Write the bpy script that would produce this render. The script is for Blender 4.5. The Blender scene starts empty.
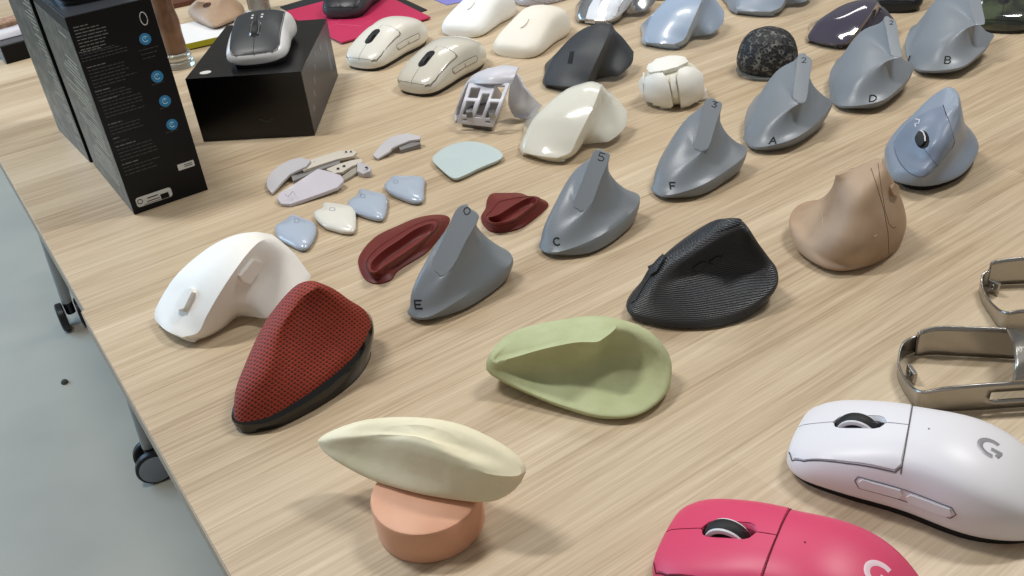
import bpy, bmesh, math, random
from mathutils import Vector, Matrix, geometry
from mathutils.bvhtree import BVHTree
random.seed(7)
S = bpy.context.scene
COL = S.collection
# ------------------------------------------------------------------ camera
UNIT = .00082                                                  # metres per modelling unit
FPX, PITCH, ROLL, HCAM = 917.36, 0.5787, -0.10577, 440.0      # focal length in px, radians, units above the table top
FW = Vector((0, math.cos(PITCH), -math.sin(PITCH)))
R0 = Vector((1, 0, 0)); U0 = R0.cross(FW)
RT = math.cos(ROLL)*R0 + math.sin(ROLL)*U0
UP = -math.sin(ROLL)*R0 + math.cos(ROLL)*U0
cd = bpy.data.cameras.new('camera'); cam = bpy.data.objects.new('camera', cd); COL.objects.link(cam)
cd.sensor_width = 36; cd.lens = FPX*36/1024; cd.clip_start = .01; cd.clip_end = 50
cam.matrix_world = Matrix((( RT.x, UP.x, -FW.x, 0), (RT.y, UP.y, -FW.y, 0), (RT.z, UP.z, -FW.z, HCAM*UNIT), (0, 0, 0, 1)))
S.camera = cam
CAM = Vector((0, 0, HCAM))
S.view_settings.view_transform = 'Standard'; S.view_settings.look = 'None'
S.view_settings.gamma = 1; S.view_settings.use_curve_mapping = False
S.view_settings.exposure = -0.04
# ------------------------------------------------------------------ world and lights
W = bpy.data.worlds.new('room_light'); S.world = W; W.use_nodes = True
W.node_tree.nodes['Background'].inputs[0].default_value = (1, .985, .95, 1)
W.node_tree.nodes['Background'].inputs[1].default_value = .25
def area(name, loc, target, sx, sy, power, col):
    l = bpy.data.lights.new(name, 'AREA'); l.shape = 'RECTANGLE'; l.size = sx; l.size_y = sy
    l.energy = power; l.color = col
    o = bpy.data.objects.new(name, l); COL.objects.link(o); o.location = loc
    d = Vector(target)-Vector(loc); o.rotation_euler = d.to_track_quat('-Z', 'Y').to_euler()
area('ceiling_lamp', (-.72, .95, 1.7), (-.72, .95, 0), .5, .12, 21, (1, .985, .96))
area('ceiling_lamp', (.95, .95, 1.7), (.95, .95, 0), .5, .12, 19, (1, .985, .96))
area('ceiling_lamp', (.1, 2.3, 1.8), (.1, 2.3, 0), .9, .2, 8, (1, .985, .96))
area('window_daylight', (-3.0, 2.0, .9), (0, .7, 0), 2.2, 1.4, 62, (.42, .70, 1))
# ------------------------------------------------------------------ projection helpers (millimetres, table top is z = 0)
def at(px, py, z=0.0):
    d = FW*FPX + RT*(px-512) - UP*(py-288)
    return CAM + d*((z-HCAM)/d.z)
def ray(px, py):
    return (FW*FPX + RT*(px-512) - UP*(py-288)).normalized()
def plane_hit(px, py, p0, n):
    d = ray(px, py); return CAM + d*((p0-CAM).dot(n)/d.dot(n))
def pol(a): return Vector((math.cos(math.radians(a)), math.sin(math.radians(a)), 0))
# ------------------------------------------------------------------ materials
def lin(c):
    return tuple(((v/255)/12.92 if v/255 <= .04045 else ((v/255+.055)/1.055)**2.4) for v in c) + (1,)
MATS = {}
def mat(name, col, rough=.5, metal=0, bump=0, bscale=400, var=0, coat=0, trans=0, ior=1.45, alpha=1, sss=0, spec=.5, col2=None, vscale=30):
    if name in MATS: return MATS[name]
    m = bpy.data.materials.new(name); m.use_nodes = True; nt = m.node_tree; b = nt.nodes['Principled BSDF']
    b.inputs['Base Color'].default_value = lin(col); b.inputs['Roughness'].default_value = rough
    b.inputs['Metallic'].default_value = metal; b.inputs['IOR'].default_value = ior
    b.inputs['Coat Weight'].default_value = coat; b.inputs['Coat Roughness'].default_value = .08
    b.inputs['Transmission Weight'].default_value = trans; b.inputs['Alpha'].default_value = alpha
    b.inputs['Specular IOR Level'].default_value = spec
    if sss: b.inputs['Subsurface Weight'].default_value = sss; b.inputs['Subsurface Radius'].default_value = (.01, .01, .01); b.inputs['Subsurface Scale'].default_value = .5
    if bump or col2 or var:
        tc = nt.nodes.new('ShaderNodeTexCoord')
        if bump:
            n = nt.nodes.new('ShaderNodeTexNoise'); n.inputs['Scale'].default_value = bscale; n.inputs['Detail'].default_value = 4
            nt.links.new(tc.outputs['Object'], n.inputs['Vector'])
            bp = nt.nodes.new('ShaderNodeBump'); bp.inputs['Strength'].default_value = bump; bp.inputs['Distance'].default_value = .001
            nt.links.new(n.outputs['Fac'], bp.inputs['Height']); nt.links.new(bp.outputs[0], b.inputs['Normal'])
        if col2:
            n2 = nt.nodes.new('ShaderNodeTexNoise'); n2.inputs['Scale'].default_value = vscale; n2.inputs['Detail'].default_value = 3
            nt.links.new(tc.outputs['Object'], n2.inputs['Vector'])
            mx = nt.nodes.new('ShaderNodeMix'); mx.data_type = 'RGBA'
            r = nt.nodes.new('ShaderNodeValToRGB'); r.color_ramp.elements[0].position = .40; r.color_ramp.elements[1].position = .62
            nt.links.new(n2.outputs['Fac'], r.inputs[0]); nt.links.new(r.outputs[0], mx.inputs[0])
            mx.inputs[6].default_value = lin(col); mx.inputs[7].default_value = lin(col2)
            nt.links.new(mx.outputs[2], b.inputs['Base Color'])
    MATS[name] = m; return m
def add_layers(m, scale, strength):
    nt = m.node_tree; b = nt.nodes['Principled BSDF']; tc = nt.nodes.new('ShaderNodeTexCoord'); w = nt.nodes.new('ShaderNodeTexWave')
    w.bands_direction = 'Z'; w.inputs['Scale'].default_value = scale; w.inputs['Distortion'].default_value = .4; nt.links.new(tc.outputs['Object'], w.inputs['Vector'])
    bp = nt.nodes.new('ShaderNodeBump'); bp.inputs['Strength'].default_value = strength; bp.inputs['Distance'].default_value = .0006
    nt.links.new(w.outputs['Fac'], bp.inputs['Height']); nt.links.new(bp.outputs[0], b.inputs['Normal'])

def wood_material(name, off):
    m = bpy.data.materials.new(name); m.use_nodes = True; nt = m.node_tree; b = nt.nodes['Principled BSDF']
    N = nt.nodes.new; Lk = nt.links.new
    tc = N('ShaderNodeTexCoord'); mp = N('ShaderNodeMapping'); mp.inputs['Rotation'].default_value = (0, 0, math.radians(-31.8)); mp.inputs['Location'].default_value = (off, off*.37, 0)
    Lk(tc.outputs['Object'], mp.inputs['Vector'])
    def stretched(sx, sy, scale, detail, rough=.5, dist=0):
        q = N('ShaderNodeMapping'); q.inputs['Scale'].default_value = (sx, sy, 1); Lk(mp.outputs[0], q.inputs['Vector'])
        n = N('ShaderNodeTexNoise'); n.inputs['Scale'].default_value = scale; n.inputs['Detail'].default_value = detail
        n.inputs['Roughness'].default_value = rough; n.inputs['Distortion'].default_value = dist; Lk(q.outputs[0], n.inputs['Vector']); return n
    bands = N('ShaderNodeTexBrick'); bands.offset = .37; bands.inputs['Scale'].default_value = 1
    bands.inputs['Brick Width'].default_value = 1.1; bands.inputs['Row Height'].default_value = .085; bands.inputs['Mortar Size'].default_value = 0
    bands.inputs['Color1'].default_value = (0, 0, 0, 1); bands.inputs['Color2'].default_value = (1, 1, 1, 1); bands.inputs['Mortar'].default_value = (.5, .5, .5, 1)
    Lk(mp.outputs[0], bands.inputs['Vector'])
    broad = stretched(1.2, 14, 1.6, 3, .5, .3); grain = stretched(3, 130, 2.2, 5, .65); fine = stretched(14, 700, 1.0, 3, .7)
    def mathn(op, a, bb):
        q = N('ShaderNodeMath'); q.operation = op
        for i, v in enumerate((a, bb)):
            if isinstance(v, (int, float)): q.inputs[i].default_value = v
            else: Lk(v, q.inputs[i])
        return q.outputs[0]
    t = mathn('ADD', mathn('MULTIPLY', bands.outputs['Color'], .16), mathn('MULTIPLY', broad.outputs['Fac'], .50))
    t = mathn('ADD', t, mathn('MULTIPLY', grain.outputs['Fac'], .42))
    t = mathn('ADD', t, mathn('MULTIPLY', fine.outputs['Fac'], .42))
    r = N('ShaderNodeValToRGB'); e = r.color_ramp.elements
    e[0].position = .50; e[0].color = lin((146, 122, 94)); e[1].position = 1.0; e[1].color = lin((218, 201, 174))
    x = r.color_ramp.elements.new(.74); x.color = lin((190, 170, 141))
    Lk(t, r.inputs[0]); Lk(r.outputs[0], b.inputs['Base Color'])
    b.inputs['Roughness'].default_value = .42
    bp = N('ShaderNodeBump'); bp.inputs['Strength'].default_value = .12; bp.inputs['Distance'].default_value = .0004
    Lk(fine.outputs['Fac'], bp.inputs['Height']); Lk(bp.outputs[0], b.inputs['Normal'])
    return m

# ------------------------------------------------------------------ object helpers
def tag(o, label, cat, group=None):
    o['label'] = label; o['category'] = cat
    if group: o['group'] = group
def thing(name, label, cat, loc, group=None):
    o = bpy.data.objects.new(name, None); COL.objects.link(o); o.empty_display_size = .02
    o.location = Vector(loc)*UNIT; tag(o, label, cat, group); return o
def wloc(p):
    v = Vector((0, 0, 0))
    while p: v = v + p.location/UNIT; p = p.parent
    return v
def link(name, verts, faces, m, parent=None, smooth=35, loc=None, label=None):
    """verts in world millimetres; one mesh object"""
    base = wloc(parent) if parent else (Vector(loc) if loc is not None else Vector((0, 0, 0)))
    me = bpy.data.meshes.new(name)
    me.from_pydata([tuple((Vector(v)-base)*UNIT) for v in verts], [], faces)
    bm = bmesh.new(); bm.from_mesh(me); bmesh.ops.remove_doubles(bm, verts=bm.verts, dist=1e-6)
    bmesh.ops.dissolve_degenerate(bm, dist=1e-7, edges=bm.edges)
    bmesh.ops.recalc_face_normals(bm, faces=bm.faces); bm.to_mesh(me); bm.free()
    me.materials.append(m)
    if smooth:
        for p in me.polygons: p.use_smooth = True
        me.set_sharp_from_angle(angle=math.radians(smooth))
    o = bpy.data.objects.new(name, me); COL.objects.link(o)
    if parent: o.parent = parent
    else: o.location = base*UNIT
    if label: o['label'] = label
    return o
def cr(p0, p1, p2, p3, t):
    return .5*((2*p1)+(p2-p0)*t+(2*p0-5*p1+4*p2-p3)*t*t+(3*p1-p0-3*p2+p3)*t*t*t)
def curve(pts, sub, closed=False, sharp=()):
    """Catmull-Rom through pts; sharp = indices where the tangent breaks"""
    pts = [Vector(p) for p in pts]; n = len(pts); out = []
    for i in range(n if closed else n-1):
        p1, p2 = pts[i], pts[(i+1) % n]
        p0 = pts[(i-1) % n] if (closed or i > 0) else p1*2-p2
        p3 = pts[(i+2) % n] if (closed or i+2 < n) else p2*2-p1
        if i in sharp: p0 = p1*2-p2
        if (i+1) % n in sharp: p3 = p2*2-p1
        for k in range(sub): out.append(cr(p0, p1, p2, p3, k/sub))
    if not closed: out.append(pts[-1])
    return out
def ringloft(rings, ks=6, rs=6, sharp_rings=(), sharp_keys=(), cap_top=True, cap_bottom=True):
    R = [curve(r, ks, True, sharp_keys) for r in rings]; n = len(R[0])
    cols = [curve([r[i] for r in R], rs, False, sharp_rings) for i in range(n)]
    m = len(cols[0]); V = [cols[i][j] for j in range(m) for i in range(n)]; F = []
    for j in range(m-1):
        for i in range(n):
            k = (i+1) % n; F.append((j*n+i, j*n+k, (j+1)*n+k, (j+1)*n+i))
    if cap_bottom: F.append(tuple(range(n))[::-1])
    if cap_top:
        c = sum((V[(m-1)*n+i] for i in range(n)), Vector())/n; V.append(c)
        for i in range(n): F.append(((m-1)*n+i, (m-1)*n+(i+1) % n, len(V)-1))
    return V, F
def sheet(rows, ks=6, rs=6, holes=(), sharp_cols=(), sharp_rows=()):
    """open surface through rows of points; holes = (a0,a1,b0,b1) in 0..1 (row dir, column dir)"""
    R = [curve(r, ks, False, sharp_cols) for r in rows]; n = len(R[0])
    cols = [curve([r[i] for r in R], rs, False, sharp_rows) for i in range(n)]; m = len(cols[0])
    V = [cols[i][j] for j in range(m) for i in range(n)]; F = []
    for j in range(m-1):
        for i in range(n-1):
            a, b = (j+.5)/(m-1), (i+.5)/(n-1)
            if any(h[0] < a < h[1] and h[2] < b < h[3] for h in holes): continue
            F.append((j*n+i, j*n+i+1, (j+1)*n+i+1, (j+1)*n+i))
    return V, F
def solid(o, th, off=0, bev=0):
    s = o.modifiers.new('solid', 'SOLIDIFY'); s.thickness = th*UNIT; s.offset = off
    if bev:
        b = o.modifiers.new('round', 'BEVEL'); b.width = bev*UNIT; b.segments = 2; b.limit_method = 'ANGLE'; b.angle_limit = math.radians(50)
def box_mesh(p, ux, uy, uz):
    p, ux, uy, uz = map(Vector, (p, ux, uy, uz))
    V = [p+ux*a+uy*b+uz*c for c in (0, 1) for b in (0, 1) for a in (0, 1)]
    return V, [(0, 2, 3, 1), (4, 5, 7, 6), (0, 1, 5, 4), (2, 6, 7, 3), (0, 4, 6, 2), (1, 3, 7, 5)]
def bevel(o, w, seg=2):
    b = o.modifiers.new('round', 'BEVEL'); b.width = w*UNIT; b.segments = seg; b.limit_method = 'ANGLE'; b.angle_limit = math.radians(40)
    return o
def merge(parts):
    V, F = [], []
    for v, f in parts:
        k = len(V); V += list(v); F += [tuple(i+k for i in q) for q in f]
    return V, F
def tube(pts, r, n=8, closed=False, flat=1.0, up=Vector((0, 0, 1))):
    pts = [Vector(p) for p in pts]; V, F = [], []; m = len(pts)
    for i, p in enumerate(pts):
        a = pts[(i-1) % m] if (closed or i > 0) else p; b = pts[(i+1) % m] if (closed or i < m-1) else p
        t = (b-a).normalized() if (b-a).length > 1e-9 else Vector((1, 0, 0))
        s = t.cross(up); s = s.normalized() if s.length > 1e-4 else t.orthogonal().normalized()
        w = s.cross(t)
        rr = r[i] if isinstance(r, (list, tuple)) else r
        for k in range(n):
            q = 2*math.pi*k/n; V.append(p+s*(math.cos(q)*rr)+w*(math.sin(q)*rr*flat))
    for i in range(m if closed else m-1):
        j = (i+1) % m
        for k in range(n):
            l = (k+1) % n; F.append((i*n+k, i*n+l, j*n+l, j*n+k))
    if not closed: F += [tuple(range(n))[::-1], tuple((m-1)*n+k for k in range(n))]
    return V, F
def lathe(prof, c, n=40, tilt=None):
    """prof: (radius, z) from bottom axis to top"""
    V, F = [], []; c = Vector(c)
    for r, z in prof:
        for k in range(n):
            q = 2*math.pi*k/n; V.append(Vector((r*math.cos(q), r*math.sin(q), z)))
    for j in range(len(prof)-1):
        for k in range(n):
            l = (k+1) % n; F.append((j*n+k, j*n+l, (j+1)*n+l, (j+1)*n+k))
    F.append(tuple(range(n))[::-1]); F.append(tuple((len(prof)-1)*n+k for k in range(n)))
    if tilt: V = [tilt @ v for v in V]
    return [v+c for v in V], F
def bvh(o):
    dg = bpy.context.evaluated_depsgraph_get(); me = o.evaluated_get(dg).to_mesh()
    off = Vector((0, 0, 0)); q = o
    while q: off = off + q.location/UNIT; q = q.parent
    t = BVHTree.FromPolygons([v.co/UNIT+off for v in me.vertices], [tuple(p.vertices) for p in me.polygons])
    return t
def cast(t, px, py):
    d = ray(px, py); h = t.ray_cast(CAM, d)
    return (h[0], h[1]) if h[0] else None
def castz(t, x, y):
    h = t.ray_cast(Vector((x, y, 500)), Vector((0, 0, -1)))
    return (h[0], h[1]) if h[0] else None
def densify(pts, step):
    pts = [Vector((p[0], p[1])) for p in pts]
    out = []
    for a, b in zip(pts, pts[1:]):
        a, b = Vector(a), Vector(b); n = max(1, int((b-a).length/step))
        out += [a+(b-a)*k/n for k in range(n)]
    return out+[Vector(pts[-1])]
def drape_line(t, pts, r, caster=cast, step=1.5, lift=.05, flat=.5):
    """thin bead lying on a surface, following 2-D points"""
    P, Nn = [], []
    for p in densify(pts, step):
        h = caster(t, p[0], p[1])
        if h: P.append(h[0]+h[1]*lift); Nn.append(h[1])
    if len(P) < 2: return [], []
    return tube(P, r, 6, flat=flat, up=sum(Nn, Vector()).normalized())
def drape_patch(t, poly, h, caster=cast, grid=3.0, sink=.4):
    """raised plate over a 2-D polygon on a surface, h mm proud"""
    poly = [Vector(p) for p in densify(list(poly)+[poly[0]], grid)][:-1]; n = len(poly)
    pts = [Vector(p) for p in poly]; xs = [p.x for p in poly]; ys = [p.y for p in poly]
    def inside(q):
        c = False
        for i in range(n):
            a, b = poly[i], poly[i-1]
            if (a.y > q[1]) != (b.y > q[1]) and q[0] < (b.x-a.x)*(q[1]-a.y)/(b.y-a.y)+a.x: c = not c
        return c
    x = min(xs)+grid/2
    while x < max(xs):
        y = min(ys)+grid/2
        while y < max(ys):
            if inside((x, y)) and min((Vector((x, y))-p).length for p in poly) > grid*.45: pts.append(Vector((x, y)))
            y += grid
        x += grid
    vs, es, fs, ov, oe, of = geometry.delaunay_2d_cdt(pts, [(i, (i+1) % n) for i in range(n)], [], 1, 1e-5)
    fs = [f for f in fs if inside(((vs[f[0]].x+vs[f[1]].x+vs[f[2]].x)/3, (vs[f[0]].y+vs[f[1]].y+vs[f[2]].y)/3))]
    hit = [caster(t, v.x, v.y) for v in vs]
    last = next((q for q in hit if q), None)
    if not last: return [], []
    for i, q in enumerate(hit):
        if not q: 
            near = min((j for j in range(len(vs)) if hit[j]), key=lambda j: (vs[j]-vs[i]).length); hit[i] = hit[near]
    m = len(vs); V = [q[0]+q[1]*h for q in hit]+[q[0]-q[1]*sink for q in hit]
    F = [tuple(f) for f in fs]+[tuple(i+m for i in f[::-1]) for f in fs]
    cnt = {}
    for f in fs:
        for a, b in zip(f, list(f[1:])+[f[0]]): cnt[(a, b)] = 1
    for a, b in list(cnt):
        if (b, a) not in cnt: F.append((a, a+m, b+m, b))
    return V, F
def ell(cx, cy, rx, ry, ang=0, n=24):
    a = math.radians(ang)
    return [(cx+rx*math.cos(q)*math.cos(a)-ry*math.sin(q)*math.sin(a), cy+rx*math.cos(q)*math.sin(a)+ry*math.sin(q)*math.cos(a)) for q in [2*math.pi*k/n for k in range(n)]]
# stroke alphabet (x right, y down, unit box)
GL = {'E': [[(1, 0), (0, 0), (0, 1), (1, 1)], [(0, .5), (.8, .5)]], 'C': [[(1, .15), (.6, 0), (.15, .2), (0, .55), (.2, .9), (.6, 1), (1, .85)]],
      'F': [[(1, 0), (0, 0), (0, 1)], [(0, .5), (.8, .5)]], 'A': [[(0, 1), (.5, 0), (1, 1)], [(.2, .62), (.85, .62)]],
      'D': [[(0, 0), (0, 1), (.6, .95), (1, .6), (.95, .25), (.6, 0), (0, 0)]],
      'B': [[(0, 0), (0, 1), (.7, 1), (1, .75), (.7, .48), (0, .48)], [(.7, .48), (.9, .22), (.6, 0), (0, 0)]],
      'O': [[(.5, 0), (.9, .2), (1, .55), (.7, .95), (.3, .95), (0, .55), (.1, .2), (.5, 0)]],
      '5': [[(1, 0), (.1, 0), (0, .45), (.6, .4), (1, .65), (.8, .95), (.3, 1), (0, .85)]],
      '2': [[(0, .2), (.4, 0), (.9, .15), (.8, .5), (0, 1), (1, 1)]], '3': [[(0, 0), (1, 0), (.4, .4), (1, .65), (.7, 1), (0, .9)]]}
def letter(t, ch, px, py, w, h, slant=0, rot=0, r=.5):
    c, s = math.cos(math.radians(rot)), math.sin(math.radians(rot)); out = []
    for st in GL[ch]:
        q = [((x-.5)*w+slant*(.5-y), (y-.5)*h) for x, y in st]
        q = [(px+a*c-b*s, py+a*s+b*c) for a, b in q]
        out.append(drape_line(t, q, r, lift=.1, step=1.0))
    return merge(out)

# ------------------------------------------------------------------ floor and tables
FLOOR = -915
fm = mat('grey_floor', (186, 182, 168), .6, bump=.1, bscale=60, col2=(176, 172, 160), vscale=3)
V, F = box_mesh((-6000, -4000, FLOOR-50), (12000, 0, 0), (0, 12000, 0), (0, 0, 50))
o = link('floor', V, F, fm, smooth=0); o['kind'] = 'structure'
o = link('wall_back', *box_mesh((-6000, 7900, FLOOR), (12000, 0, 0), (0, 100, 0), (0, 0, 3300)), mat('white_wall_paint', (205, 205, 200), .8, bump=.05, bscale=40), smooth=0); o['kind'] = 'structure'
AX = pol(31.8); AY = Vector((-AX.y, AX.x, 0))
# the edge line of the tables: through the two table corners at the left
corner = at(81.5, 311); TH = 25
edge_m = mat('table_edge_band', (176, 160, 138), .5)
steel = mat('pale_grey_steel', (150, 152, 152), .4, metal=.3)
black_plastic = mat('black_plastic', (24, 24, 26), .4)
caster_grey = mat('caster_grey', (132, 137, 146), .5)
def caster(parent, c, ang, r=37):
    d = pol(ang); a = Vector((-d.y, d.x, 0)); rot = Matrix((Vector((a.x, a.y, 0)), Vector((0, 0, 1)), Vector((a.y, -a.x, 0)))).transposed()
    rot = Matrix(((d.x, 0, a.x), (d.y, 0, a.y), (0, 1, 0)))
    for s in (-1, 1):
        cc = Vector(c)+a*(s*24)
        w = link('caster_wheel', *lathe([(r*.55, -9), (r-3, -9), (r, -6), (r, 6), (r-3, 9), (r*.55, 9)], cc, 36, rot), black_plastic, parent)
        link('caster_hub', *lathe([(r*.1, 8), (r*.84, 9.6), (r*.78, 11), (r*.2, 11.5)] if s > 0 else [(r*.2, -11.5), (r*.78, -11), (r*.84, -9.6), (r*.1, -8)], cc, 36, rot), caster_grey, w)
    link('caster_fork', *lathe([(4, -8), (12, -4), (13, 30), (8, 36)], Vector(c)+Vector((0, 0, 10)), 20), black_plastic, parent)
def table(name, label, p, lx, ly, off, legs):
    t = thing(name, label, 'table', (p+AX*lx*.5+AY*ly*.5)+Vector((0, 0, FLOOR)))
    o = link('tabletop', *box_mesh(p+Vector((0, 0, -TH)), AX*lx, AY*ly, (0, 0, TH)), wood_material(name+'_wood', off), t, smooth=0)
    bevel(o, .35)
    sd = AY if ly > 0 else -AY
    link('edge_band', *box_mesh(p+Vector((0, 0, -TH+.6))-AX*.9, AX*1.0, AY*ly, (0, 0, TH-1.8)), edge_m, t, smooth=0)
    for (cx, cy), (tx, ty), ang in legs:
        c = at(cx, cy, FLOOR+38) ; top = at(tx, ty, -TH-4) if tx else c+AX*60+Vector((0, 0, 852))
        link('leg', *tube([c+Vector((0, 0, 40)), c.lerp(top, .15)+Vector((0, 0, 10)), top], [13, 16, 20], 12), steel, t)
        caster(t, c, ang, 40)
    c0 = p+AX*220+AY*ly*.5
    link('underframe', *box_mesh(p+AX*150+AY*(ly*.12)+Vector((0, 0, -TH-40)), AX*(lx*.7), AY*(ly*.76), (0, 0, 39.5)), steel, t, smooth=0)
    return t
table('work_table', 'near pale oak work table with rolling castors, front half of the display', corner, 1600, -800, 0.0, [((154, 460), (0, 0), 22)])
table('work_table', 'far pale oak work table butted against the near one at the left seam', corner+AX*3+AY*.2, 1900, 1550, 3.7, [((72, 314), (0, 0), 118)])
o = link('pebble', *ringloft([[at(65, 383, FLOOR)+pol(k*60)*r+Vector((0, 0, z)) for k in range(6)] for r, z in ((7, 0), (9, 4), (5, 9))], 3, 3), mat('dark_grit', (70, 72, 72), .9), loc=at(65, 383, FLOOR))
tag(o, 'small dark crumb of grit lying on the grey floor', 'debris')

# ------------------------------------------------------------------ vertical clay/print mice A-F
grey_print = mat('grey_print', (126, 132, 138), .34, bump=.12, bscale=900)
ink = mat('black_ink', (18, 18, 20), .7)
def vertical_mouse(ch, top_ch, ang, foot5, rim6, sil, fac, zt, zb, lp, tp, desc, top_rot=0, front=.09):
    """keys run nose, front right, right, rear right, tail, back, then round the finger side to the nose again"""
    A = at(*foot5[0]); d = pol(ang); rt = Vector((d.y, -d.x, 0))
    def L(s, o, z): return A+d*s+rt*o+Vector((0, 0, z))
    foot = [at(*p) for p in foot5]+[L(99, 34, 0), L(93, 8, 0), L(66, -5, 0), L(36, -7, 0), L(12, -4, 0)]
    cen = sum(foot, Vector())/10
    rim = [at(*p) for p in rim6]+[L(97, 6, 24), L(69, -9, 19), L(36, -10, 13), L(11, -6, 8)]
    foot_in = [p-(p-cen).normalized()*7 for p in foot]; foot_up = [p+Vector((0, 0, 2.6)) for p in foot_in]
    lip = [p+Vector((0, 0, 3.4)) for p in foot]
    facet = [at(x, y, zt*f+zb*(1-f)) for x, y, f in fac]
    m1, m2 = [], []
    inn = [front, front*.85, -.11+front*.75, -.18+front*.25, -.17, -.08, .08, .14, .12, .06]
    for k in range(10):
        p, q = rim[k], facet[k]
        out = Vector((p.x-q.x, p.y-q.y, 0)); h = out.length; out = out.normalized() if h > 1 else d
        ln = (q-p).length; nrm = (out*(q.z-p.z)+Vector((0, 0, 1))*h).normalized(); i = inn[k]
        m1.append(p.lerp(q, .34)+nrm*ln*i); m2.append(p.lerp(q, .70)+nrm*ln*i*.8)
    m1[8] = at(*sil[0]); m2[8] = at(*sil[1]); q0_, q1_ = rim6[0], sil[0]; m1[9] = at(q0_[0]*.5+q1_[0]*.5-1.2, q0_[1]*.5+q1_[1]*.5, q0_[2]*.5+q1_[2]*.5+1); m2[9] = m2[8]*.5+m2[0]*.5
    nk = (facet[9]-rim[9]).cross(m2[8]-m2[0]).normalized(); nk = nk if nk.z > 0 else -nk
    m2[9] += nk*front*38; m1[9] += nk*front*20
    m1[7] = m1[8]+d*26-rt*1+Vector((0, 0, 4)); m2[7] = m2[8]+d*16+Vector((0, 0, 8))
    fc = sum(facet, Vector())/10
    nf = (facet[3]-facet[8]).cross(facet[5]-facet[0]).normalized()
    if nf.z < 0: nf = -nf
    step = [p.lerp(fc, .03)+nf*.5 for p in facet]; facet_in = [p.lerp(fc, .12)+nf*.5 for p in facet]
    V, F = ringloft([foot_in, foot_up, lip, rim, m1, m2, facet, step, facet_in], 5, 5, sharp_rings=(1, 2, 6, 7))
    nc_ = 50
    for _ in range(14):                                             # even out the flanks between rim and facet
        Q = list(V)
        for j in range(16, 30):
            for i in range(nc_):
                k = j*nc_+i; l, r = j*nc_+(i-1) % nc_, j*nc_+(i+1) % nc_
                V[k] = Q[k]*.4+(Q[l]+Q[r])*.22+(Q[k-nc_]+Q[k+nc_])*.08
    t = thing('vertical_mouse_model', desc, 'mouse model', L(50, 15, 0), 'lettered grey vertical mouse models')
    b = link('body', V, F, grey_print, t, smooth=30)
    tr = bvh(b)
    link('letter_mark', *letter(tr, ch, lp[0], lp[1], lp[2], lp[3], lp[4], 0, .8), ink, t)
    if tp: link('finger_mark', *letter(tr, top_ch, tp[0], tp[1], tp[2], tp[3], 0, top_rot, .45), ink, t)
    return t
def facet(bot, lowr, topr, top, topl, lowl):
    """ten keys nose end -> right -> top -> left, with the fraction of the way up"""
    def f(p): return max(0, min(1, (bot[1]-p[1])/(bot[1]-top[1])))
    mid = lambda a, b, t: (a[0]+(b[0]-a[0])*t, a[1]+(b[1]-a[1])*t)
    P = [bot, lowr, mid(lowr, topr, .5), topr, mid(topr, top, .65), top, topl, mid(topl, lowl, .4), lowl, mid(lowl, bot, .6)]
    P[9] = (P[9][0]-.5, P[9][1]+1)
    return [(x, y, f((x, y))) for x, y in P]
vertical_mouse('E', 'O', 56, [(412, 319), (428, 323), (465, 312), (498, 291), (510, 277)],
    [(408, 313, 6), (428, 317, 8), (462, 298, 14), (500, 273, 17), (512, 260, 20), (505, 249, 24)], [(414, 283, 25), (432, 250, 48)],
    facet((442, 277), (453, 267), (479, 217), (466, 204), (456, 210), (431, 266)), 76, 33, (418.5, 304.5, 7, 8, -1), (467, 211, 6.5, 7.5),
    'grey vertical mouse model lettered E, between the two dark red pads', top_rot=15)
vertical_mouse('C', '5', 62, [(543, 253), (555, 258), (590, 256), (620, 239), (636, 219)],
    [(540, 247, 6), (557, 252, 8), (592, 240, 14), (622, 221, 17), (638, 204, 21), (634, 192, 25)], [(549, 215, 26), (568, 182, 50)],
    facet((582, 212), (591, 206), (610, 156), (600, 149), (593, 153), (573, 204)), 75, 33, (556.5, 241.5, 6, 7.5, -1), (601.5, 157, 6, 8),
    'grey vertical mouse model lettered C, right of the small dark red pad', top_rot=15)
vertical_mouse('F', '3', 63, [(656, 196), (667, 201), (700, 198), (724, 185), (741, 169)],
    [(652, 189, 6), (668, 195, 8), (700, 186, 14), (727, 170, 17), (745, 155, 21), (741, 144, 25)], [(662, 157, 27), (682, 130, 50)],
    facet((702, 152), (709, 147), (722, 105), (713, 98), (705, 101), (694, 146)), 75, 38, (673, 186, 5.5, 7, -1), (714.5, 104.5, 5, 5.5),
    'grey vertical mouse model lettered F, behind the black ridged model', top_rot=15)
vertical_mouse('A', '2', 66, [(748, 146), (758, 153), (784, 151), (806, 141), (822, 124)],
    [(744, 138, 6), (756, 147, 8), (788, 141, 14), (812, 127, 17), (831, 106, 22), (827, 98, 26)], [(754, 110, 28), (775, 79, 53)],
    facet((801, 103.5), (806.5, 100), (812, 61), (804, 53), (798, 56), (793, 96)), 76, 45, (773, 140.5, 7, 7, 1), (804, 60, 4.5, 5),
    'grey vertical mouse model lettered A, beside the black mesh ball')
vertical_mouse('D', '2', 66, [(834, 104), (846, 110), (874, 111), (892, 101), (903, 86)],
    [(831, 97, 6), (843, 106, 8), (878, 102, 14), (898, 89, 18), (912, 72, 22), (908, 62, 26)], [(840, 66, 28), (861, 37, 54)],
    facet((897, 57.5), (902, 56), (896, 22), (887, 16), (884, 19), (890.5, 53)), 78, 50, (873, 98.5, 6.5, 6.5, 1), (891.5, 22.5, 3.5, 4),
    'grey vertical mouse model lettered D, in front of the glossy dark purple mouse', front=.15)
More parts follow.
